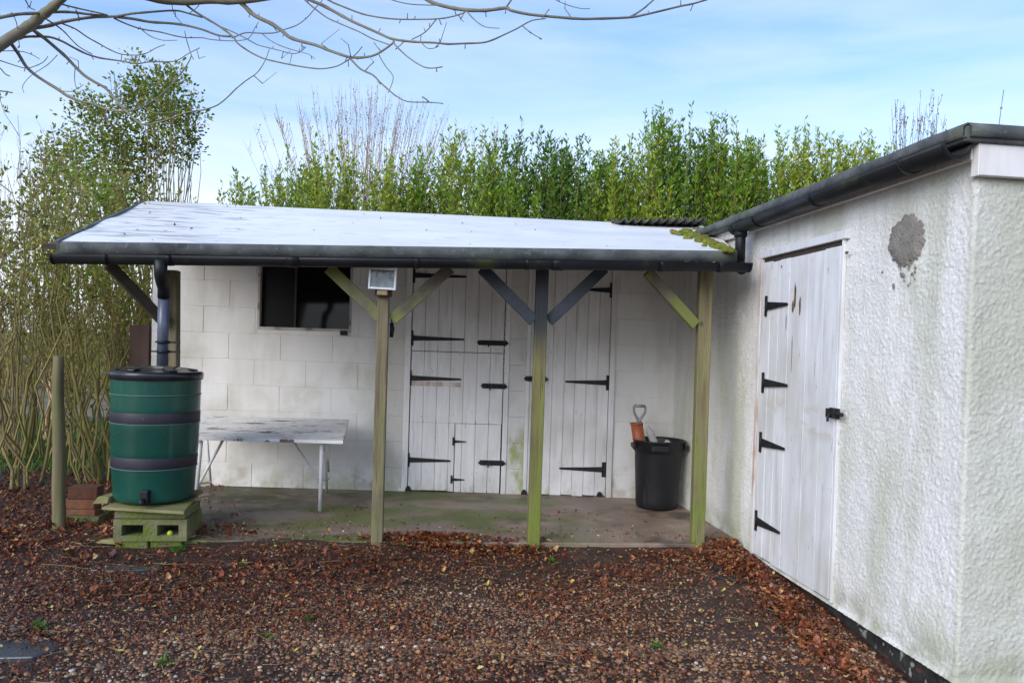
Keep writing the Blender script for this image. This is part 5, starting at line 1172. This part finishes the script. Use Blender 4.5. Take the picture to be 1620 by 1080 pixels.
# ------------------------------------------------------------------ overhanging tree
tree = thing('overhanging_tree', (-3.3, 2.4, -.2), 'bare grey branches of a tree arching in across the top left', 'tree')
def dep(px, py): return 3.05+.35*math.sin(px/190.0+.6)+.25*math.sin(py/70.0+px/400)
BR = [
 ([(-120, 150), (-55, 108), (-10, 78), (20, 58), (45, 42), (65, 26), (85, 10), (100, -3), (130, -28), (200, -62), (330, -100), (520, -130), (760, -150), (1000, -120), (1150, -70), (1300, -30)], 22, 3),
 ([(-40, 36), (0, 28), (26, 23), (59, 21), (97, 19), (118, 20), (142, 23), (170, 25)], 6, 3.5),
 ([(40, 46), (71, 42), (99, 35), (126, 30), (154, 27), (184, 26), (207, 22), (241, 19), (277, 17), (296, 21), (320, 28)], 6.5, 2.2),
 ([(182, 27), (209, 30), (237, 35), (267, 37), (292, 40), (320, 47), (345, 56), (365, 58)], 4.5, 3),
 ([(95, 6), (105, 9), (130, 15), (158, 21), (170, 24)], 3, 2),
 ([(14, 64), (19, 71), (30, 87), (41, 105), (55, 118), (73, 130), (91, 141), (107, 152), (126, 160), (146, 164), (168, 173), (188, 176), (209, 175), (227, 169), (245, 158), (261, 145), (277, 128), (292, 109), (302, 91), (301, 83), (295, 63), (292, 49)], 6, 1.2),
 ([(50, 44), (55, 50), (69, 60), (87, 75), (105, 91), (120, 107), (134, 120), (150, 130), (166, 139), (178, 152), (188, 164), (200, 176), (211, 187), (223, 196), (237, 197), (257, 192), (277, 185), (296, 178), (316, 175), (326, 173), (345, 166), (361, 153), (373, 141), (389, 128), (407, 115), (419, 97), (426, 78)], 6, 1.2),
 ([(30, 62), (38, 59), (55, 58), (79, 59), (99, 66), (119, 77), (138, 86), (158, 92), (178, 95), (198, 98), (217, 101), (237, 98), (261, 98), (280, 96), (298, 85), (316, 76)], 4.5, 1.2),
 ([(72, 30), (91, 42), (103, 52), (113, 63), (126, 75), (146, 86)], 2.4, 1.4),
 ([(99, 38), (119, 46), (138, 59), (156, 69), (174, 79), (192, 86), (215, 87.5), (233, 84), (247, 76), (261, 71)], 2.4, 1.2),
 ([(180, 29), (197, 37), (223, 46), (253, 51), (277, 57), (296, 60), (320, 60), (335, 63), (369, 65), (393, 61), (403, 45), (409, 35)], 2.6, 1),
 ([(223, 46), (237, 57), (257, 64), (280, 64)], 1.6, 1),
 ([(140, -32), (200, -14), (250, -3), (290, 2), (330, 0), (375, 1), (420, -4), (470, -16), (560, -40)], 17, 9),
 ([(372, 0), (379, 3), (387, 10), (399, 22), (415, 31), (430, 38), (446, 49), (458, 59), (478, 66), (501, 72), (521, 80), (541, 87), (555, 91), (577, 91), (596, 86), (616, 73), (624, 66)], 8, 3),
 ([(553, 91), (557, 96), (571, 110), (590, 119), (602, 131), (620, 147), (628, 153), (645, 161), (679, 162), (701, 164)], 3.4, 1.6),
 ([(225, -70), (248, -40), (270, -14), (286, 0), (302, 14), (320, 26), (347, 42), (369, 59), (375, 68), (393, 81), (415, 92), (438, 98), (462, 103), (486, 107), (509, 109), (533, 105), (551, 95), (563, 86), (573, 74)], 4, 1.6),
 ([(347, 42), (369, 51), (389, 61), (407, 71), (426, 76), (442, 80), (462, 85), (474, 83), (484, 74)], 2, 1.2),
 ([(367, 60), (373, 58), (389, 52), (415, 53), (436, 52), (450, 47), (470, 40), (486, 28), (498, 14), (509, 2), (514, -10)], 2.4, 1.2),
 ([(415, 54), (430, 66), (450, 75), (470, 81), (488, 86), (498, 93)], 1.8, 1),
 ([(395, -108), (430, -70), (455, -30), (482, 0), (498, 14), (517, 28), (541, 39), (567, 50), (588, 61), (610, 69), (618, 72)], 2.6, 1.8),
 ([(385, -107), (420, -62), (450, -25), (488, -1), (509, 8), (533, 21), (557, 34), (584, 46), (604, 55), (618, 61), (640, 65), (665, 67), (689, 68), (709, 70), (736, 69), (762, 68), (778, 64), (798, 55), (817, 46), (841, 33), (863, 30)], 6, 1.8),
 ([(440, -118), (468, -68), (490, -24), (519, 0), (543, 11), (569, 21), (584, 25), (608, 29), (634, 31), (665, 31), (695, 30), (718, 26), (736, 20)], 3.2, 2),
 ([(560, -134), (600, -80), (640, -26), (677, 0), (689, 6), (711, 12), (736, 16), (768, 17), (800, 13), (809, 17), (837, 23), (877, 27), (916, 30), (939, 30), (994, 28), (1018, 24), (1048, 17), (1077, 10), (1097, 6), (1117, 0), (1160, -14), (1230, -30)], 7, 2.4),
 ([(800, 13), (809, 0), (820, -18)], 3.4, 2), ([(998, 27), (1014, 17), (1032, 2), (1044, -10)], 3.4, 2),
 ([(738, 18), (752, 33), (768, 43), (790, 45)], 2, 1.2), ([(827, 42), (841, 53), (857, 62)], 1.8, 1.2),
 ([(622, 64), (624, 70), (641, 87), (659, 100), (673, 107), (685, 108), (700, 106)], 2.4, 1.8),
 ([(599, 84), (601, 90), (610, 105), (621, 119), (621, 130), (614, 147)], 2, 1.3), ([(690, 31), (673, 51), (651, 63)], 2, 1.6),
 ([(612, -68), (600, -40), (598, -14), (620, 0), (649, 7), (683, 8.5), (700, 9)], 2, 1.6), ([(667, 68), (675, 76), (685, 77), (695, 73)], 1.5, 1), ([(815, -148), (840, -80), (862, -14), (879, 0), (900, 9), (920, 14), (933, 14)], 1.8, 1.2),
 ([(-20, 90), (0, 96), (18, 102), (40, 108), (55, 105), (69, 98), (76, 89)], 1.8, 1.1), ([(-20, 80), (0, 81), (30, 81), (49, 86), (63, 94)], 1.5, 1), ([(-20, 92), (0, 108), (8, 117), (16, 121)], 1.8, 1.5), ([(-30, 145), (0, 144), (20, 147)], 2.4, 1.8),
 ([(119, 106), (118, 126), (122, 140), (132, 134)], 1.5, 1), ([(97, 144), (113, 145), (122, 140)], 1.5, 1), ([(227, 170), (245, 179), (277, 177)], 1.5, 1), ([(112, -12), (70, -26), (30, -18), (40, 0), (47, 12), (55, 16)], 2.2, 1.5),
 ([(18, 20), (26, 36), (30, 67), (31, 76)], 1.4, .9), ([(91, 87), (75, 103), (49, 120), (36, 136), (38, 147)], 1.2, .9), ([(120, 16), (124, 26), (125, 34)], 2.4, 1.5), ([(170, 173), (166, 184), (163, 190)], 1.6, 1.4), ([(195, 178), (188, 158), (182, 130), (180, 113)], 1.4, 1),
 ([(232, -65), (255, -35), (268, -12), (273, 14), (278, 26), (290, 40)], 1.5, 1), ([(320, 0), (312, 12), (300, 21)], 1.3, 1), ([(133, 160), (138, 172), (143, 182)], 1.6, 1.2), ([(462, 85), (458, 103)], 1.3, 1)]
mb = MB()
def cr_(pts, sub=3):
    out = []
    for i in range(len(pts)-1):
        p0 = pts[max(i-1, 0)]; p1 = pts[i]; p2 = pts[i+1]; p3 = pts[min(i+2, len(pts)-1)]
        for k in range(sub):
            t = k/sub; out.append(tuple(.5*(2*b_+(c__-a_)*t+(2*a_-5*b_+4*c__-d_)*t*t+(-a_+3*b_-3*c__+d_)*t**3) for a_, b_, c__, d_ in zip(p0, p1, p2, p3)))
    out.append(pts[-1]); return out
rb = random.Random(12)
for pts_, w0, w1 in BR:
    sm_ = cr_(pts_); n = len(sm_); P3 = [P(x, y, dep(x, y)) for x, y in sm_]
    rad_ = [max(.9, (w0+(w1-w0)*(i/(n-1))**.8))*.5/F*dep(*sm_[i])*(1+(.16 if rb.random() < .18 else 0)) for i in range(n)]
    mb.tube(P3, rad_, 12 if w0 > 9 else 7)
    for i in range(2, n-1):                  # spur shoots and buds
        if rb.random() < (.13 if w0 < 9 else .03):
            a_ = rb.uniform(0, 6.28); l = rb.choice((.010, .012, .014, .018, .03)); e2 = P3[i]+Vector((math.cos(a_)*.5, rb.uniform(-.6, .6), math.sin(a_))).normalized()*l*(1.6 if w0 > 3 else 1)
            mb.tube([P3[i], P3[i].lerp(e2, .5)+Vector((0, 0, rb.uniform(-.003, .003))), e2], [.0022, .0018, .0021], 5)
            if l > .025 and rb.random() < .6:
                e3 = e2+Vector((rb.gauss(0, .03), rb.gauss(0, .03), rb.uniform(.0, .05))); mb.tube([e2, e3], [.0014, .0011], 4)
mb.build('crown', M['bark_grey'], tree)
j0 = P(-120, 150, dep(-120, 150)); mb = MB()
mb.tube([(-3.3, 2.4, -.4), (-3.3, 2.42, .3), (-3.24, 2.45, 1.0), (-3.1, 2.55, 1.6), (j0+Vector((-.28, -.1, -.16))), j0, P(-55, 108, dep(-55, 108))], [.17, .14, .125, .11, .07, .04, .028], 16)
mb.build('trunk', M['bark_grey'], tree)
